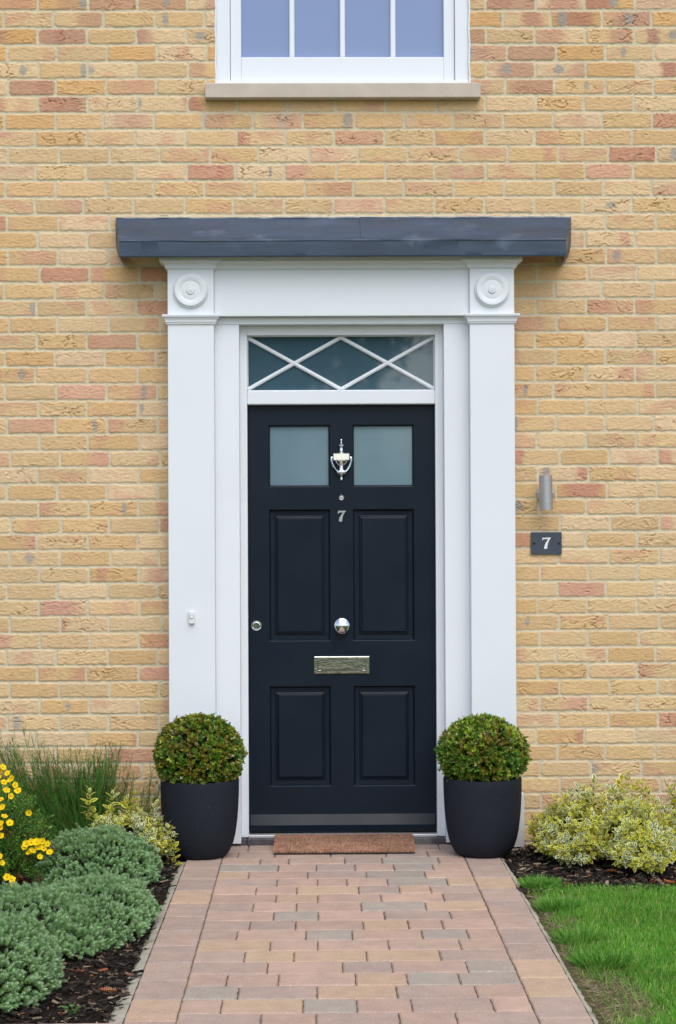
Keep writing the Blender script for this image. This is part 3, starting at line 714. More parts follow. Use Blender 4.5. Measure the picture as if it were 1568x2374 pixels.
# ---- generic scatter of small leaf-like shapes into one mesh
def unit(a): return a / np.maximum(np.linalg.norm(a, axis=-1, keepdims=True), 1e-9)
TL_DIAMOND = (np.array([(0, 0, 0), (0.45, 0.5, 0.06), (1, 0, -0.05), (0.45, -0.5, 0.06), (0.45, 0, 0.0)]), [(0, 4, 1), (4, 2, 1), (0, 3, 4), (3, 2, 4)], [0, 0, 0, 0, 0])
TL_OVAL = (np.array([(0, 0, 0), (0.25, 0.40, 0.05), (0.6, 0.48, 0.05), (0.9, 0.22, 0.0), (1, 0, -0.02), (0.9, -0.22, 0.0), (0.6, -0.48, 0.05), (0.25, -0.40, 0.05), (0.5, 0, -0.02)]), [(0, 8, 2, 1), (8, 4, 3, 2), (0, 7, 6, 8), (8, 6, 5, 4)], [0] * 9)
def variegated():
    out = [(0, 0), (0.2, 0.36), (0.5, 0.5), (0.8, 0.30), (1, 0), (0.8, -0.30), (0.5, -0.5), (0.2, -0.36)]
    V = [(x, y, 0.10 * abs(y)) for x, y in out]
    inn = [(0.10, 0), (0.28, 0.19), (0.52, 0.27), (0.74, 0.14), (0.86, 0), (0.74, -0.14), (0.52, -0.27), (0.28, -0.19)]
    V += [(x, y, 0.10 * abs(y) + 0.018) for x, y in inn]
    V += [(0, 0, 0.0), (1, 0, 0.0)]
    F = [(0, 4, 3, 2, 1), (0, 7, 6, 5, 4), (8, 12, 11, 10, 9), (8, 15, 14, 13, 12)]
    return np.array(V), F, [0] * 8 + [1] * 8 + [0, 0]
TL_VAR = variegated()
TL_BLADE = (np.array([(0, 0.5, 0), (0, -0.5, 0), (0.4, 0.42, 0.0), (0.4, -0.42, 0.0), (0.75, 0.26, -0.06), (0.75, -0.26, -0.06), (1, 0, -0.18)]), [(1, 3, 2, 0), (3, 5, 4, 2), (5, 6, 4)], [0] * 7)
TL_CHIP = (np.array([(0, 0.35, 0), (0.15, -0.5, 0), (1, -0.3, 0), (0.9, 0.45, 0), (0.05, 0.3, 0.18), (0.2, -0.42, 0.16), (0.95, -0.25, 0.2), (0.85, 0.4, 0.15)]), [(3, 2, 1, 0), (4, 5, 6, 7), (0, 1, 5, 4), (1, 2, 6, 5), (2, 3, 7, 6), (3, 0, 4, 7)], [0] * 8)
def scatter(name, tl, P, D, N, L, W, cols, m, parent=None, kind=None, H=None):
    """cols: (n, k, 3) where k follows the template's colour index"""
    tv, tf, ti = tl; n = len(P); D = unit(D); Y = unit(np.cross(N, D)); N = np.cross(D, Y)
    L = np.broadcast_to(np.asarray(L, float), (n,)); W = np.broadcast_to(np.asarray(W, float), (n,)); Hh = L if H is None else np.broadcast_to(H, (n,))
    V = P[:, None] + D[:, None] * (tv[None, :, 0, None] * L[:, None, None]) + Y[:, None] * (tv[None, :, 1, None] * W[:, None, None]) + N[:, None] * (tv[None, :, 2, None] * Hh[:, None, None])
    k = len(tv); C = cols[:, ti]
    lt = np.concatenate([np.array(f) for f in tf]); tot = np.array([len(f) for f in tf])
    loops = (lt[None] + (np.arange(n) * k)[:, None]).ravel(); totals = np.tile(tot, n); starts = np.concatenate([[0], np.cumsum(totals)[:-1]])
    o = np_mesh(name, V.reshape(-1, 3), loops, starts, totals, m, parent, C.reshape(-1, 3))
    if kind: o['kind'] = kind
    return o
def tubes(name, paths, rad, cols, m, parent=None, sides=3):
    """paths (n,k,3), rad (n,k), cols (n,3)"""
    n, k, _ = paths.shape
    T = np.gradient(paths, axis=1); T = unit(T)
    A = unit(np.cross(T, np.array([0.13, 0.97, 0.2]))); B = np.cross(T, A)
    ang = np.arange(sides) * 2 * np.pi / sides
    V = paths[:, :, None] + (A[:, :, None] * np.cos(ang)[None, None, :, None] + B[:, :, None] * np.sin(ang)[None, None, :, None]) * rad[:, :, None, None]
    base = (np.arange(n) * k * sides)[:, None, None]; kk = (np.arange(k - 1) * sides)[None, :, None]; s = np.arange(sides)[None, None, :]; s2 = (s + 1) % sides
    q = np.stack([base + kk + s, base + kk + s2, base + kk + sides + s2, base + kk + sides + s], -1).reshape(-1, 4)
    C = np.repeat(cols, k * sides, axis=0)
    return np_mesh(name, V.reshape(-1, 3), q.ravel(), np.arange(len(q)) * 4, np.full(len(q), 4), m, parent, C, True)
def pick(cols, n, p=None):
    return np.array(cols)[rng.choice(len(cols), n, p=p)]
def jitc(c, s=0.15):
    return c * (1 + s * rng.standard_normal((len(c), 1))).clip(0.4, 1.8)

# ---- bark mulch
def chips(name, x0, x1, y0, y1, n):
    P = np.stack([rng.uniform(x0, x1, n), rng.uniform(y0, y1, n), np.zeros(n)], -1)
    P[:, 2] = -0.014 + 0.016 * fbm(P[:, 0] * 9, P[:, 1] * 9, 101, 4) + rng.uniform(0, 0.012, n)
    a = rng.uniform(0, 2 * np.pi, n); D = np.stack([np.cos(a), np.sin(a), rng.normal(0, 0.22, n)], -1)
    N = np.stack([rng.normal(0, 0.4, n), rng.normal(0, 0.4, n), np.ones(n)], -1)
    L = 0.010 + 0.036 * rng.random(n) ** 2.0; W = L * rng.uniform(0.12, 0.5, n)
    c = pick([lin(38, 33, 31), lin(50, 43, 38), lin(28, 25, 25), lin(78, 68, 60), lin(122, 104, 86), lin(165, 146, 120), lin(140, 82, 50)], n, [.27, .24, .20, .14, .08, .05, .02])
    return scatter(name, TL_CHIP, P, D, N, L, W, jitc(c)[:, None], CHIP, None, 'stuff', H=L * 0.45 + 0.003)
o = chips('bark_mulch', -1.9, -0.70, -3.02, -0.12, 13000); tag(o, 'dark bark mulch on the planting bed left of the path')
o = chips('bark_mulch', 0.69, 2.2, -1.16, -0.02, 8000); tag(o, 'dark bark mulch between the brick wall and the lawn')

# ---- lawn blades
def dens(x, y):
    d = smooth(0.690, 0.82, x + 0.05 * fbm(y * 5, x * 3, 130)) * smooth(-1.02, -1.10, y + 0.02 * fbm(x * 6, y * 2, 133))
    d = d * (0.28 + 0.72 * smooth(-0.32, 0.08, fbm(x * 3.2, y * 2.4, 131) + 0.5 * smooth(0.8, 1.05, x)))
    for (bx, by, rx, ry) in ((0.79, -2.78, 0.105, 0.24), (0.83, -1.26, 0.09, 0.06), (0.76, -1.86, 0.08, 0.12), (0.80, -1.66, 0.05, 0.05), (0.90, -3.35, 0.05, 0.08)):
        d = d * (1 - 0.93 * np.exp(-(((x - bx) / rx) ** 2 + ((y - by) / ry) ** 2) ** 1.6))
    return d
def grass():
    n = 190000
    x = rng.uniform(0.69, 2.3, n); y = rng.uniform(-4.2, -1.04, n)
    keep = rng.random(n) < dens(x, y); x = x[keep]; y = y[keep]; n = len(x)
    P = np.stack([x, y, np.full(n, -0.014)], -1)
    cl = fbm(x * 5, y * 5, 132)
    D = np.stack([rng.normal(0, 0.38, n) + 0.5 * pnoise(x * 6, y * 6, 134) - 0.2 * (x < 0.85), rng.normal(0, 0.38, n) + 0.5 * pnoise(x * 6, y * 6, 135), np.ones(n)], -1)
    N = np.stack([rng.normal(0, 1, n), rng.normal(0, 1, n), np.full(n, 0.1)], -1)
    L = (0.022 + 0.016 * rng.random(n)) * (1 + 0.35 * cl)
    W = rng.uniform(0.0014, 0.0026, n)
    c = pick([lin(96, 156, 46), lin(114, 172, 58), lin(76, 138, 42), lin(146, 188, 90), lin(192, 188, 122)], n, [.34, .27, .20, .14, .05])
    c = c * (1 + 0.25 * fbm(x * 2.2, y * 2.2, 136))[:, None]
    g = scatter('grass', TL_BLADE, P, D, N, L, W, jitc(c, 0.12)[:, None], LEAFM, None, 'stuff')
    tag(g, 'green mown grass to the right of the path')
    # dry thatch on the bare patches
    n = 36000; x = rng.uniform(0.70, 1.15, n); y = rng.uniform(-4.0, -1.06, n); k = rng.random(n) > dens(x, y); x = x[k]; y = y[k]; n = len(x)
    a = rng.uniform(0, 6.28, n)
    th = scatter('dry_grass', TL_BLADE, np.stack([x, y, np.full(n, -0.010)], -1), np.stack([np.cos(a), np.sin(a), rng.uniform(0.02, 0.35, n)], -1), np.stack([rng.normal(0, .3, n), rng.normal(0, .3, n), np.ones(n)], -1),
        rng.uniform(0.015, 0.045, n), 0.0013, jitc(pick([lin(184, 166, 138), lin(156, 138, 112), lin(126, 110, 90), lin(140, 146, 80)], n))[:, None], LEAFM, None, 'stuff')
    tag(th, 'dry straw thatch on the bare lawn edge')
grass()
def tuft(cx, cy, r, n, L0, label, spread=0.9):
    a = rng.uniform(0, 6.283, n); rr = r * np.sqrt(rng.random(n)); x = cx + rr * np.cos(a); y = cy + rr * np.sin(a)
    P = np.stack([x, y, np.full(n, -0.012)], -1) - np.array([cx, cy, 0]) * 0
    f = rr / r
    D = np.stack([np.cos(a) * f * spread + rng.normal(0, .25, n), np.sin(a) * f * spread + rng.normal(0, .25, n), np.ones(n)], -1)
    N = np.stack([-np.cos(a) * 0 + rng.normal(0, .6, n), rng.normal(0, .6, n), np.ones(n)], -1)
    c = pick([lin(84, 142, 42), lin(104, 164, 58), lin(64, 116, 36), lin(136, 178, 84)], n)
    o = scatter('grass_tuft', TL_BLADE, P, D, N, L0 * rng.uniform(0.6, 1.15, n), rng.uniform(0.0016, 0.0028, n), jitc(c, .12)[:, None], LEAFM)
    tag(o, label, 'grass tuft', 'longer grass tufts at the lawn edge')
tuft(0.755, -1.03, 0.062, 900, 0.055, 'bright grass tuft at the lawn corner below the variegated shrub')
tuft(0.775, -1.44, 0.075, 800, 0.055, 'dark grass tuft leaning over the path edge in the middle')
tuft(0.80, -2.33, 0.085, 1000, 0.058, 'large spiky grass tuft just behind the bare patch')
tuft(0.775, -1.98, 0.08, 700, 0.055, 'loose grass tuft overhanging the concrete path edging')

# ------------------------------------------------------------------ doormat
def doormat():
    mt = empty('doormat', (0, -0.17, 0), 'brown coir doormat lying in front of the dark front door', 'doormat')
    bk = MB().box(-0.302, 0.304, -0.292, -0.036, 0.0, 0.009, 0.003).build('backing', mat('rubber', (0.02, 0.02, 0.02), 0.8), mt)
    for v in bk.data.vertices: v.co.z += max(0, v.co.y + 0.292) / 0.256 * 0.030      # the back edge rides up on the step
    n = 52000
    x = rng.uniform(-0.302, 0.304, n); y = rng.uniform(-0.293, -0.034, n)
    ex = np.clip((np.abs(x - 0.001) - 0.297) / 0.006, 0, 1); P = np.stack([x, y, 0.0075 + np.maximum(0, y + 0.292) / 0.256 * 0.030], -1)
    D = np.stack([rng.normal(0, .22, n) + 0.5 * np.sign(x) * ex, rng.normal(0, .22, n) - 0.5 * (y < -0.288), np.ones(n)], -1)
    N = np.stack([rng.normal(0, 1, n), rng.normal(0, 1, n), np.full(n, .1)], -1)
    worn = fbm(x * 4, y * 7, 140)
    c = jitc(pick([lin(196, 146, 116), lin(210, 168, 138), lin(170, 120, 94), lin(222, 190, 164)], n), .1)
    k = (0.92 + 0.28 * worn)[:, None]; c = c * k; c[:, 0] *= 1.02
    back = smooth(-0.20, -0.10, y + 0.03 * worn)[:, None]; c = c * (1 - 0.25 * back) 
    scatter('coir_pile', TL_BLADE, P, D, N, rng.uniform(0.009, 0.0125, n), 0.0026, c[:, None], COIR, mt)
doormat()

# ------------------------------------------------------------------ pots and clipped box balls
def pot(cx, cy, label):
    t = empty('plant_pot', (cx, cy, 0), label, 'plant pot', 'matching charcoal pots flanking the door')
    prof = [(0.105, 0.0), (0.109, 0.003), (0.113, 0.006), (0.124, 0.018), (0.136, 0.040), (0.146, 0.068), (0.154, 0.105), (0.160, 0.15), (0.1645, 0.20), (0.1675, 0.26), (0.1685, 0.30), (0.1685, 0.326), (0.167, 0.331), (0.164, 0.3325), (0.156, 0.3325), (0.154, 0.330), (0.152, 0.318), (0.150, 0.30)]
    MB().lathe(prof, (cx, cy, 0.0015), 'z', 72).build('body', POT, t, True)
    MB().lathe([(0.149, 0.300), (0.1, 0.306), (0.0003, 0.31)], (cx, cy, 0), 'z', 24).build('compost', SOIL, t, True)
pot(-0.6205, -0.315, 'charcoal round pot at the left pilaster, holding the browner box ball')
pot(0.5955, -0.315, 'charcoal round pot at the right pilaster, holding the greener box ball')

def core(name, c, r, squash, m, parent, z0=None, seed=1, amp=0.04):
    nu, nv = 40, 22; V = []; F = []
    for j in range(nv + 1):
        ph = math.pi * j / nv
        for i in range(nu):
            th = 2 * math.pi * i / nu
            k = 1 + amp * math.sin(3 * th + seed) * math.sin(2 * ph + seed) + amp * math.sin(5 * th - 2 * ph * 2 + seed)
            z = c[2] + r[2] * k * math.cos(ph)
            if z0 is not None: z = max(z, z0)
            V.append((c[0] + r[0] * k * math.sin(ph) * math.cos(th), c[1] + r[1] * k * math.sin(ph) * math.sin(th), z))
    for j in range(nv):
        for i in range(nu): F.append((j * nu + i, (j + 1) * nu + i, (j + 1) * nu + (i + 1) % nu, j * nu + (i + 1) % nu))
    return poly_mesh(name, V, F, m, parent, None, True)
INNER = mat('shaded_core', (0.012, 0.016, 0.006), 0.95, spec=0.05, noise=[(60, 0.5)], bump=[(80, 0.8, 0.01)])  # solid core; the shade between leaves is put into its near-black colour

def boxball(cx, cy, cz, R, Hup, Hdn, mix, label, seed):
    t = empty('box_shrub', (cx, cy, 0.31), label, 'topiary', 'clipped box balls in the pots')
    MB().tube([(cx, cy, 0.295), (cx + 0.004, cy, 0.36), (cx, cy, 0.44)], [0.012, 0.010, 0.006], 8).build('stem', TWIG_PLAIN, t)
    core('dark_core', (cx, cy, cz), (R * 0.86, R * 0.86, Hup * 0.86), 1, INNER, t, cz - Hdn + 0.012, seed)
    ns = 1500                                     # sprigs
    u = rng.random(ns); ph = np.arccos(1 - u * (1 + Hdn / Hup * 0.93)); th = rng.uniform(0, 6.283, ns)
    nrm = np.stack([np.sin(ph) * np.cos(th), np.sin(ph) * np.sin(th), np.cos(ph)], -1)
    bump_ = 1 + 0.035 * np.sin(4 * th + seed) * np.sin(3 * ph) + 0.03 * np.sin(7 * th + 2 * ph + seed) + rng.normal(0, 0.018, ns) + 0.07 * (rng.random(ns) > 0.975)
    rad = np.stack([np.full(ns, R), np.full(ns, R), np.where(nrm[:, 2] > 0, Hup, Hup)], -1)
    S = np.array([cx, cy, cz]) + nrm * rad * bump_[:, None] * 0.93
    S[:, 2] = np.maximum(S[:, 2], cz - Hdn)
    nl = 12; n = ns * nl
    dirS = unit(nrm + rng.normal(0, .28, (ns, 3)) + np.array([0, 0, 0.35]))
    t_ = np.tile(np.arange(nl) / nl, ns)
    P = np.repeat(S, nl, 0) + np.repeat(dirS, nl, 0) * (t_ * 0.022 - 0.008)[:, None]
    side = unit(np.cross(np.repeat(dirS, nl, 0), rng.normal(0, 1, (n, 3))))
    D = np.repeat(dirS, nl, 0) * (0.5 + 0.6 * t_)[:, None] + side * 0.8
    N = np.repeat(dirS, nl, 0) + rng.normal(0, 0.35, (n, 3))
    ang3 = fbm(np.repeat(S[:, 0] * 9 + S[:, 1] * 4, nl), np.repeat(S[:, 2] * 9, nl), 150 + seed)
    bz = np.repeat((S[:, 2] - cz) / Hup, nl)
    sr = np.repeat(rng.random(ns), nl)
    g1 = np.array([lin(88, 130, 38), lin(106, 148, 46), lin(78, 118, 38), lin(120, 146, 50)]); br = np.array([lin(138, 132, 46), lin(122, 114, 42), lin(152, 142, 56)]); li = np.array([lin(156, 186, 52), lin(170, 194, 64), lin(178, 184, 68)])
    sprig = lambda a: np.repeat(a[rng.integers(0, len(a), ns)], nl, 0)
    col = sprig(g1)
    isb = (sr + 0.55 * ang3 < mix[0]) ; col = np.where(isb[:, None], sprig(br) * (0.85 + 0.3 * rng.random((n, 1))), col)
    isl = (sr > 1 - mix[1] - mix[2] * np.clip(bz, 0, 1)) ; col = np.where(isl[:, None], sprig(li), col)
    pale = rng.random(n) < 0.030; col = np.where(pale[:, None], lin(206, 196, 176), col)
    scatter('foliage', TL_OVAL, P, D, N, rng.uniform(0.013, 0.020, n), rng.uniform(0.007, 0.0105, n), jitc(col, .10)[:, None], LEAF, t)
TWIG_PLAIN = mat('brown_twig', tuple(lin(84, 68, 50)), 0.85, noise=[(60, 0.3)])
boxball(-0.6225, -0.315, 0.432, 0.188, 0.165, 0.108, (0.40, 0.06, 0.14), 'clipped box ball with bronze leaves, growing in the left pot', 2)
boxball(0.594, -0.315, 0.435, 0.185, 0.153, 0.108, (0.20, 0.11, 0.26), 'clipped box ball with many lime tips, growing in the right pot', 5)

# ------------------------------------------------------------------ grey-green hebe mounds
def hebe(cx, cy, rx, ry, h, label, seed, ns):
    t = empty('hebe_shrub', (cx, cy, 0), label, 'hebe shrub', 'grey-green hebe mounds along the path')
    core('dark_core', (cx, cy, 0.0), (rx * 0.82, ry * 0.82, h * 0.78), 1, INNER, t, 0.0, seed, 0.05)
    th = rng.uniform(0, 6.283, ns); u = rng.random(ns); ph = np.arccos(1 - u * 1.0)
    nrm = np.stack([np.sin(ph) * np.cos(th), np.sin(ph) * np.sin(th), np.cos(ph)], -1)
    S0 = nrm * np.array([rx, ry, h])
    b = 1 + 0.14 * fbm(S0[:, 0] * 6 + seed, S0[:, 1] * 7 + S0[:, 2] * 5, 160 + seed) + 0.10 * pnoise(S0[:, 0] * 22 + seed, S0[:, 1] * 22 + S0[:, 2] * 19, 170) + 0.05 * pnoise(S0[:, 0] * 45 + seed, S0[:, 1] * 45 + S0[:, 2] * 40, 171) + rng.normal(0, 0.012, ns) + 0.09 * (rng.random(ns) > 0.97)
    S = np.array([cx, cy, 0]) + S0 * b[:, None]; S[:, 2] += 0.012
    nn = unit(nrm / np.array([rx, ry, h]))
    dS = unit(nn + np.array([0, 0, 0.30]) + rng.normal(0, .20, (ns, 3)))
    nl = 18; n = ns * nl; k = np.tile(np.arange(nl), ns); t_ = k / nl
    dr = np.repeat(dS, nl, 0)
    a1 = unit(np.cross(dr, np.array([0.3, 0.2, 0.9]) + 0 * dr)); a2 = np.cross(dr, a1); g = k * 2.4
    side = a1 * np.cos(g)[:, None] + a2 * np.sin(g)[:, None]
    P = np.repeat(S, nl, 0) + dr * (t_ * 0.015 - 0.012)[:, None]
    D = side * (1.0 - 0.40 * t_)[:, None] + dr * (0.40 + 0.75 * t_)[:, None]
    N = dr - side * 0.4
    tone = np.repeat(rng.normal(1, .12, ns), nl)
    c0 = np.array([lin(120, 164, 94), lin(132, 174, 104), lin(108, 150, 84), lin(146, 182, 112)])[rng.integers(0, 4, n)]
    tip = smooth(0.25, 0.9, t_)[:, None]
    c = (c0 * (1 - 0.55 * tip) + lin(176, 200, 166) * 0.55 * tip) * tone[:, None]
    scatter('foliage', TL_DIAMOND, P, D, N, rng.uniform(0.0095, 0.0130, n), rng.uniform(0.0028, 0.0037, n), c[:, None], LEAFM, t)
hebe(-1.005, -0.84, 0.252, 0.32, 0.182, 'grey-green hebe mound farthest back, beside the variegated shrub', 1, 2300)
hebe(-0.935, -1.69, 0.228, 0.52, 0.122, 'widest grey-green hebe mound, bulging towards the path edge', 2, 2900)
hebe(-1.135, -2.00, 0.240, 0.42, 0.160, 'grey-green hebe mound at the left between its neighbours', 3, 2000)
hebe(-1.115, -2.62, 0.198, 0.39, 0.184, 'grey-green hebe mound nearest the viewer at bottom left', 4, 2200)

# ------------------------------------------------------------------ variegated euonymus
def euonymus(name_label, cx, cy, rx, ry, h, ns, sprigs, seed, yellow=0.5, base_z=0.0):
    t = empty('euonymus_shrub', (cx, cy, 0), name_label, 'variegated shrub', 'variegated yellow and green euonymus shrubs')
    core('dark_core', (cx, cy, h * 0.45), (rx * 0.55, ry * 0.55, h * 0.36), 1, INNER, t, 0.01, seed, 0.08)
    th = rng.uniform(0, 6.283, ns); ph = np.arccos(1 - rng.random(ns) * 1.12)
    nrm = np.stack([np.sin(ph) * np.cos(th), np.sin(ph) * np.sin(th), np.cos(ph)], -1)
    b = 1 + 0.24 * fbm(nrm[:, 0] * 2.5 + seed, nrm[:, 1] * 2.5 + nrm[:, 2] * 2, 180 + seed) + rng.normal(0, 0.05, ns)
    tip = np.array([cx, cy, h * 0.33]) + nrm * np.array([rx, ry, h * 0.72]) * b[:, None]
    tip[:, 2] = np.maximum(tip[:, 2], 0.012)
    dS = unit(nrm * np.array([1, 1, 0.8]) + np.array([0, 0, 0.45]) + rng.normal(0, .22, (ns, 3)))
    ln = np.full(ns, 0.075)
    for (sx_, sy_, sz_, l_) in sprigs:
        tip = np.vstack([tip, [sx_, sy_, sz_]]); dS = np.vstack([dS, unit(np.array([rng.normal(0, .10), rng.normal(0, .10), 1.0]))]); ln = np.append(ln, l_)
    m_ = len(tip)
    # stems
    k = 5; tt = np.linspace(0, 1, k)
    root = np.array([cx, cy, 0.0]) + rng.normal(0, 1, (m_, 3)) * np.array([rx * .2, ry * .2, 0])
    st_ = tip - dS * ln[:, None]
    pth = root[:, None] * (1 - tt)[None, :, None] ** 2 + 2 * ((root + st_) / 2 + np.array([0, 0, 0.02]))[:, None] * (tt * (1 - tt))[None, :, None] + st_[:, None] * (tt ** 2)[None, :, None]
    pth = np.concatenate([pth, tip[:, None]], 1)
    pth[:, :, 2] = np.maximum(pth[:, :, 2], -0.01)
    tubes('stems', pth, np.broadcast_to(np.linspace(0.0022, 0.001, k + 1), (m_, k + 1)), np.tile(lin(104, 120, 62), (m_, 1)), TWIG, t)
    Ps = []; Ds = []; Ns = []; Ls = []; Cs = []
    for i in range(m_):
        npair = max(4, int(ln[i] / 0.0125)); d = dS[i]
        a1 = unit(np.cross(d, np.array([0.2, 0.9, 0.1]))); a2 = np.cross(d, a1); ph0 = rng.uniform(0, 6.28)
        yel = rng.random() < yellow
        for p in range(npair + 1):
            f = p / npair; pos = tip[i] - d * ln[i] * (1 - f)
            g = ph0 + p * 1.571 + rng.normal(0, .2)
            for s_ in (0, math.pi):
                sd_ = a1 * math.cos(g + s_) + a2 * math.sin(g + s_)
                up_ = 0.25 + 0.9 * f ** 3
                Ps.append(pos + sd_ * 0.001); Ds.append(sd_ + d * up_ + rng.normal(0, .12, 3)); Ns.append(d * 1.0 - sd_ * up_ * .5 + rng.normal(0, .22, 3))
                Ls.append((0.028 if f < 0.85 else 0.020) * (1.38 if i >= ns else 1.0) * rng.uniform(0.75, 1.15))
                if yel: mg = lin(240, 230, 96) if rng.random() < .7 else lin(244, 240, 170); ce = lin(142, 166, 58)
                else: mg = lin(246, 246, 206) if rng.random() < .7 else lin(240, 238, 140); ce = lin(112, 142, 78)
                if rng.random() < 0.10: ce = lin(62, 98, 44)
                w = rng.uniform(0.85, 1.1); Cs.append([mg * w, ce * w * rng.uniform(.8, 1.1)])
    Ls = np.array(Ls)
    scatter('foliage', TL_VAR, np.array(Ps), np.array(Ds), np.array(Ns), Ls, Ls * rng.uniform(0.54, 0.66, len(Ls)), np.array(Cs), LEAF, t)
euonymus('sparse cream and yellow variegated shrub leaning against the left pot', -0.905, -0.44, 0.185, 0.17, 0.195, 170,
    [(-1.083, -0.40, 0.300, .12), (-0.985, -0.40, 0.292, .13), (-0.895, -0.40, 0.292, .12), (-0.925, -0.42, 0.262, .12), (-0.808, -0.42, 0.238, .12), (-0.742, -0.50, 0.165, .09), (-0.712, -0.52, 0.075, .08), (-1.00, -0.43, 0.222, .10), (-1.06, -0.42, 0.205, .10), (-0.87, -0.43, 0.215, .10), (-0.735, -0.52, 0.11, .07)], 1, 0.45)
euonymus('dense yellow variegated shrub nearest the right pot', 0.965, -0.43, 0.165, 0.27, 0.215, 280,
    [(1.002, -0.36, 0.292, .14), (0.935, -0.40, 0.262, .13), (0.86, -0.42, 0.215, .12), (1.04, -0.36, 0.262, .12), (1.075, -0.33, 0.322, .17), (1.015, -0.38, 0.245, .1), (0.83, -0.43, 0.185, .11), (0.80, -0.40, 0.15, .10), (0.90, -0.38, 0.245, .12), (0.97, -0.36, 0.27, .13), (1.055, -0.38, 0.275, .13), (1.03, -0.34, 0.28, .13)], 2, 0.72)
euonymus('tall cream variegated shrub with upright sprigs in front of the bare brick', 1.205, -0.52, 0.160, 0.38, 0.235, 320,
    [(1.225, -0.32, 0.350, .20), (1.155, -0.36, 0.285, .14), (1.275, -0.36, 0.312, .15), (1.20, -0.38, 0.275, .13), (1.315, -0.40, 0.25, .13), (1.10, -0.40, 0.262, .12), (1.25, -0.34, 0.30, .15), (1.19, -0.34, 0.32, .16), (1.13, -0.34, 0.29, .14), (1.30, -0.36, 0.28, .14), (1.345, -0.40, 0.235, .12)], 3, 0.58)
euonymus('cream variegated shrub cut off by the right edge of the photo', 1.48, -0.40, 0.14, 0.2, 0.20, 200,
    [(1.40, -0.35, 0.285, .12), (1.38, -0.38, 0.22, .11), (1.46, -0.38, 0.25, .12)], 4, 0.4)

# ------------------------------------------------------------------ broom: fans of thin green stems
def broom(cx, cy, specs, label, seed, col=None):
    t = empty('broom_shrub', (cx, cy, 0), label, 'broom shrub')
    paths = []; rads = []
    for (bx, tx, tz, sp, n, sz) in specs:
        for i in range(n):
            b = np.array([bx + rng.normal(0, .022), cy + rng.normal(0, .025), 0.0])
            e_ = np.array([tx + rng.normal(0, sp), cy + rng.normal(0, .055), tz * rng.uniform(1 - sz, 1.03)])
            c_ = np.array([b[0] * .45 + e_[0] * .55 + (e_[0] - b[0]) * .18, (b[1] + e_[1]) / 2, e_[2] * .45])
            s = np.linspace(0, 1, 8)[:, None]; p = b * (1 - s) ** 2 + 2 * c_ * s * (1 - s) + e_ * s ** 2 + np.cumsum(rng.normal(0, .0022, (8, 3)), 0)
            paths.append(p); rads.append(np.linspace(0.0018, 0.0007, 8))
            for q in range(rng.integers(8, 15)):
                k = rng.integers(1, 8); st_ = p[k]; d = unit(p[k] - p[k - 1]) + rng.normal(0, .50, 3) + np.array([0, 0, .30]); L = rng.uniform(.03, .12) * (1.1 - k / 12)
                s2 = np.linspace(0, 1, 8)[:, None]; pp = st_ + unit(d) * L * s2 + np.array([0, 0, .18 * L]) * s2 ** 2
                paths.append(pp); rads.append(np.linspace(0.0011, 0.0007, 8))
    paths = np.array(paths); paths[:, :, 1] = np.minimum(paths[:, :, 1], -0.012); n = len(paths)
    c = jitc(pick([lin(72, 124, 46), lin(88, 142, 56), lin(60, 104, 42), lin(106, 154, 66), lin(110, 110, 60)] if col is None else col, n), .15)
    tubes('stems', paths, np.array(rads), c, TWIG, t)
    P = paths[:, 2:8].reshape(-1, 3); k = rng.random(len(P)) < .55; P = P[k]; m_ = len(P)
    D = rng.normal(0, .5, (m_, 3)) + np.array([0, 0, .8])
    scatter('foliage', TL_DIAMOND, P, D, rng.normal(0, 1, (m_, 3)), rng.uniform(.006, .011, m_), .0018, jitc(pick([lin(52, 96, 38), lin(70, 116, 50)], m_))[:, None], LEAFM, t)
broom(-1.10, -0.13, [(-1.10, -1.11, 0.41, .055, 100, .5), (-1.13, -1.20, 0.38, .06, 105, .5), (-1.16, -1.31, 0.40, .06, 80, .5), (-1.2, -1.42, 0.49, .05, 46, .45), (-1.06, -1.03, 0.43, .035, 52, .5), (-1.0, -0.89, 0.36, .045, 13, .45), (-0.98, -0.82, 0.30, .03, 9, .4), (-1.25, -1.55, 0.46, .08, 60, .3)],
    'dark green broom with thin upright stems against the brick at left', 1)
pn = [lin(62, 92, 66), lin(80, 108, 80), lin(52, 78, 56)]
broom(1.66, -0.22, [(1.66, 1.50, 0.27, .05, 60, .5), (1.66, 1.62, 0.30, .06, 60, .4), (1.66, 1.76, 0.3, .06, 50, .4)], 'wispy needle-leaved shrub at the right edge behind the variegated leaves', 2, pn)

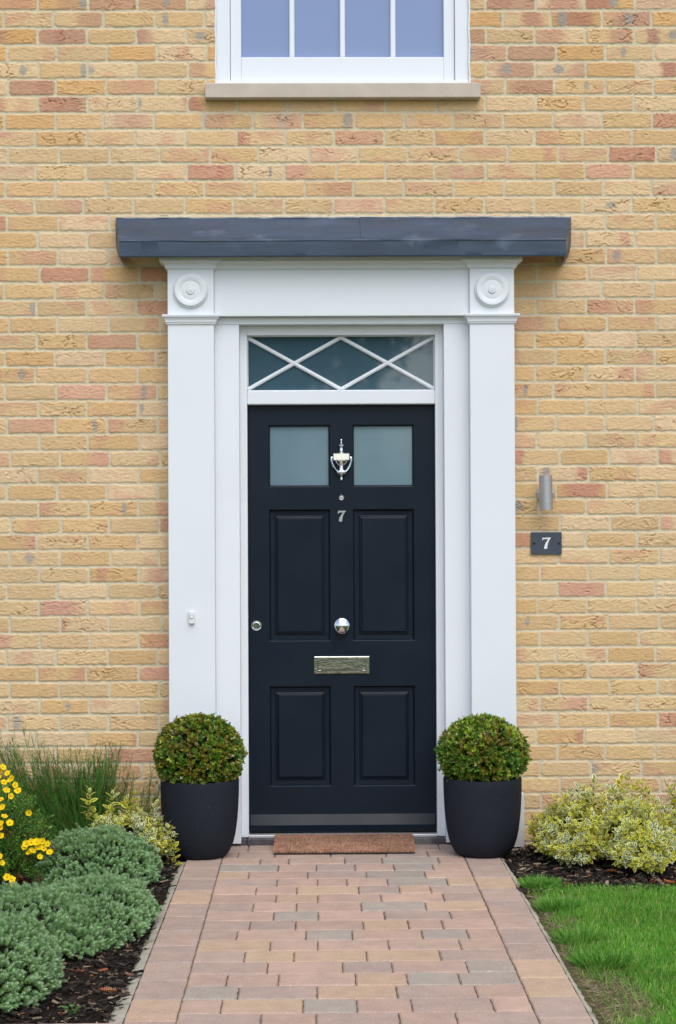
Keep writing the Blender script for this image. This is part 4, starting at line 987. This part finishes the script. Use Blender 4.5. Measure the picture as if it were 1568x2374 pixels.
# ------------------------------------------------------------------ potentilla with yellow flowers
def potentilla():
    t = empty('potentilla_shrub', (-1.42, -0.98, 0), 'loose shrub covered in yellow five-petalled flowers at the left edge', 'flowering shrub')
    cx, cy = -1.42, -0.98
    ns = 620
    th = rng.uniform(0, 6.283, ns); ph = np.arccos(1 - rng.random(ns) * 1.1); rr = rng.uniform(.45, 1.0, ns) ** .5
    nrm = np.stack([np.sin(ph) * np.cos(th), np.sin(ph) * np.sin(th), np.cos(ph)], -1)
    tip = np.array([cx, cy, 0.11]) + nrm * np.array([0.29, 0.26, 0.34]) * rr[:, None]
    tip[:, 2] = np.maximum(tip[:, 2], .02)
    root = np.array([cx, cy, 0.0]) + rng.normal(0, .03, (ns, 3)) * np.array([1, 1, 0])
    s = np.linspace(0, 1, 6)[None, :, None]
    pth = root[:, None] * (1 - s) + tip[:, None] * s + np.array([0, 0, 0.06]) * s * (1 - s) + np.cumsum(rng.normal(0, .004, (ns, 6, 3)), 1)
    tubes('stems', pth, np.broadcast_to(np.linspace(.0028, .0011, 6), (ns, 6)), jitc(pick([lin(96, 66, 48), lin(74, 56, 40)], ns)), TWIG, t)
    nl = 74; n = ns * nl
    f = rng.random(n) ** .6; base = np.repeat(pth[:, 2], nl, 0) * (1 - f)[:, None] + np.repeat(pth[:, 5], nl, 0) * f[:, None]
    P = base + rng.normal(0, .010, (n, 3)); D = np.repeat(nrm, nl, 0) * .5 + rng.normal(0, .6, (n, 3)) + np.array([0, 0, .3])
    c = pick([lin(80, 130, 52), lin(102, 150, 60), lin(64, 108, 46), lin(136, 172, 68), lin(172, 182, 64)], n, [.32, .28, .25, .10, .05])
    scatter('foliage', TL_DIAMOND, P, D, rng.normal(0, 1, (n, 3)), rng.uniform(.009, .016, n), rng.uniform(.003, .005, n), jitc(c)[:, None], LEAFM, t)
    # spent brown heads
    hp = np.array([(-1.33, -1.14, .245), (-1.235, -1.14, .145), (-1.27, -1.16, .07), (-1.20, -1.10, .052), (-1.36, -1.12, .16), (-1.155, -1.08, .165), (-1.31, -1.15, .235)])
    for h_ in hp:
      n = 50; P = h_ + rng.normal(0, .009, (n, 3)) * np.array([1.3, 1, 1])
      scatter('seed_head', TL_DIAMOND, P, rng.normal(0, 1, (n, 3)), rng.normal(0, 1, (n, 3)), .009, .005, jitc(pick([lin(96, 54, 38), lin(120, 70, 46), lin(70, 42, 32)], n), .2)[:, None], LEAFM, t)
    pos = [(10,1775),(30,1800),(20,1789),(38,1816),(18,1829),(5,1850),(70,1880),(13,1889),(6,1906),(64,1953),(76,1949),(101,1946),(104,1962),(113,1952),(78,1968),(92,1958),(95,1982),(8,1996),(31,2034),(20,2029),(4,1934),(3,1782),(34,2046),(26,1806),(12,1810),(44,1829),(28,1842),(9,1868),(3,1915),(26,1904),(118,1972),(70,1972),(88,1948),(60,1960),(0,1800),(2,1980)]
    for i, (X, Y) in enumerate(pos):
        yy = -1.24 if X < 60 else -1.16                     # spots measured off the picture, set on the shrub's near side
        k = (CAM_D + yy) / CAM_D / 518.0
        x = CAM_X + (X - 731) * k - 0.0045 * (Y - 1227) * k; z = CAM_H - (Y - 1227) * k - 0.0045 * (X - 731) * k * 1.0
        nm = unit(np.array([rng.normal(0.1, .45), -1.0, rng.normal(.55, .4)])); a1 = unit(np.cross(nm, [0, 0, 1])); a2 = np.cross(nm, a1)
        g = np.arange(5) * 1.2566 + rng.uniform(0, 6); D = a1 * np.cos(g)[:, None] + a2 * np.sin(g)[:, None] + nm * rng.uniform(.05, .45)
        L = rng.uniform(.0125, .0175)
        fl_ = scatter('flower', TL_OVAL, np.tile([x, yy, z], (5, 1)), D, np.tile(nm, (5, 1)), L, L * 1.15, jitc(np.tile(lin(250, 218, 20), (5, 1)), .06)[:, None], PETAL, t)
        MB().lathe([(.0032, 0), (.003, .002), (.0003, .003)], (x, yy - .002, z), 'y', 8).build('flower_centre', FCENT, fl_, True)
FCENT = mat('stamen', tuple(lin(214, 150, 20)), .7)
potentilla()

# ------------------------------------------------------------------ small litter and a seedling
def leaf_thing(name, label, x, y, z, L, W, rotz, c, tilt=0.2, group=None):
    V = []; F = []; C = []
    nu, nv = 16, 5
    for i in range(nu + 1):
        u = i / nu; w = W * math.sin(math.pi * min(1, u * 0.98 + 0.02)) ** 0.7
        for j in range(nv):
            v = (j / (nv - 1) - 0.5) * 2
            px = (u - .5) * L; py = v * w / 2; pz = 0.35 * W * v * v + 0.004 * math.sin(u * 55) * abs(v) + 0.004 + tilt * (u - .5) ** 2 * L
            V.append((x + px * math.cos(rotz) - py * math.sin(rotz), y + px * math.sin(rotz) + py * math.cos(rotz), z + pz)); C.append(c * (1 + .25 * math.sin(u * 55) * abs(v)))
    for i in range(nu):
        for j in range(nv - 1):
            a = i * nv + j; F.append((a, a + 1, a + nv + 1, a + nv))
    tag(poly_mesh(name, V, F, LEAFM, None, np.array(C), True), label, 'fallen leaf', group)
leaf_thing('fallen_leaf', 'curled orange-brown fallen leaf on the mulch beside the path at bottom left', -0.752, -2.705, 0.004, 0.052, 0.020, -0.15, lin(176, 116, 76), group='fallen autumn leaves')
leaf_thing('fallen_leaf', 'orange fallen leaf at the right edge between mulch and lawn', 1.262, -1.045, 0.006, 0.060, 0.020, 2.2, lin(190, 104, 58), group='fallen autumn leaves')
leaf_thing('fallen_leaf', 'rusty fallen leaf under the tall cream variegated shrub', 1.075, -0.79, 0.006, 0.045, 0.014, 0.2, lin(150, 78, 42), group='fallen autumn leaves')
def seedling():
    t = empty('weed_seedling', (-0.82, -2.93, -0.01), 'small bright green seedling growing in the mulch at bottom left', 'seedling')
    n = 11; a = np.arange(n) * 2.4; r = rng.uniform(.004, .026, n)
    P = np.stack([-0.83 + r * np.cos(a) * 1.3, -2.93 + r * np.sin(a), rng.uniform(.004, .018, n)], -1)
    D = np.stack([np.cos(a), np.sin(a), np.full(n, .25)], -1)
    scatter('leaves', TL_OVAL, P, D, np.tile([0, 0, 1.], (n, 1)), rng.uniform(.014, .024, n), rng.uniform(.010, .016, n), jitc(pick([lin(74, 128, 62), lin(98, 152, 84)], n))[:, None], LEAF, t)
    s = np.linspace(0, 1, 4)[None, :, None]; pth = np.array([-0.83, -2.93, -.015])[None, None] * (1 - s) + P[:, None] * s
    tubes('stems', pth, np.full((n, 4), .0009), np.tile(lin(96, 132, 70), (n, 1)), TWIG, t)
seedling()

# ------------------------------------------------------------------ what the glass and the knob mirror: planting across the road, behind the viewer
def far_green():
    n = 42000; x = rng.uniform(-40, 40, n); top = 2.2 + 0.9 * fbm(x * .12, x * 0, 200) + 0.5 * pnoise(x * .9, x * 0, 201)
    z = rng.random(n) * top; y = -34 + rng.uniform(-.8, .8, n)
    o = scatter('far_hedge', TL_OVAL, np.stack([x, y, z], -1), rng.normal(0, 1, (n, 3)), rng.normal(0, 1, (n, 3)), rng.uniform(.25, .5, n), .28, jitc(pick([lin(54, 74, 34), lin(70, 92, 44), lin(42, 60, 30)], n))[:, None], LEAFM, None, 'stuff')
    tag(o, 'green planting across the road mirrored in the door knob')
    for (tx_, th_, sp_, lbl) in ((-0.75, 5.2, 0.75, 'dense leafy tree mirrored in the left half of the glass above the door'), (1.15, 6.3, 0.32, 'looser leafy tree mirrored at the top right of the glass above the door')): far_tree(tx_, th_, sp_, lbl)
def far_tree(tx_, th_, sp_, lbl):
    tr = empty('garden_tree', (tx_, -31, 0), lbl, 'tree')
    MB().tube([(tx_, -31, -.1), (tx_ + .05, -31, 2), (tx_ - .1, -31, 4), (tx_ + .1, -31, th_ + .8)], [.22, .17, .13, .05], 10).build('trunk', TWIG_PLAIN, tr)
    n = int(9000 * sp_); c = rng.normal(0, 1, (90, 3)) * np.array([sp_, 1.2, 0.5 + sp_ * .6]) + np.array([tx_, -31, th_]); k = rng.integers(0, 90, n)
    P = c[k] + rng.normal(0, .33, (n, 3))
    scatter('crown', TL_OVAL, P, rng.normal(0, 1, (n, 3)), rng.normal(0, 1, (n, 3)), .2, .12, jitc(pick([lin(50, 70, 32), lin(66, 88, 42)], n))[:, None], LEAFM, tr)
far_green()
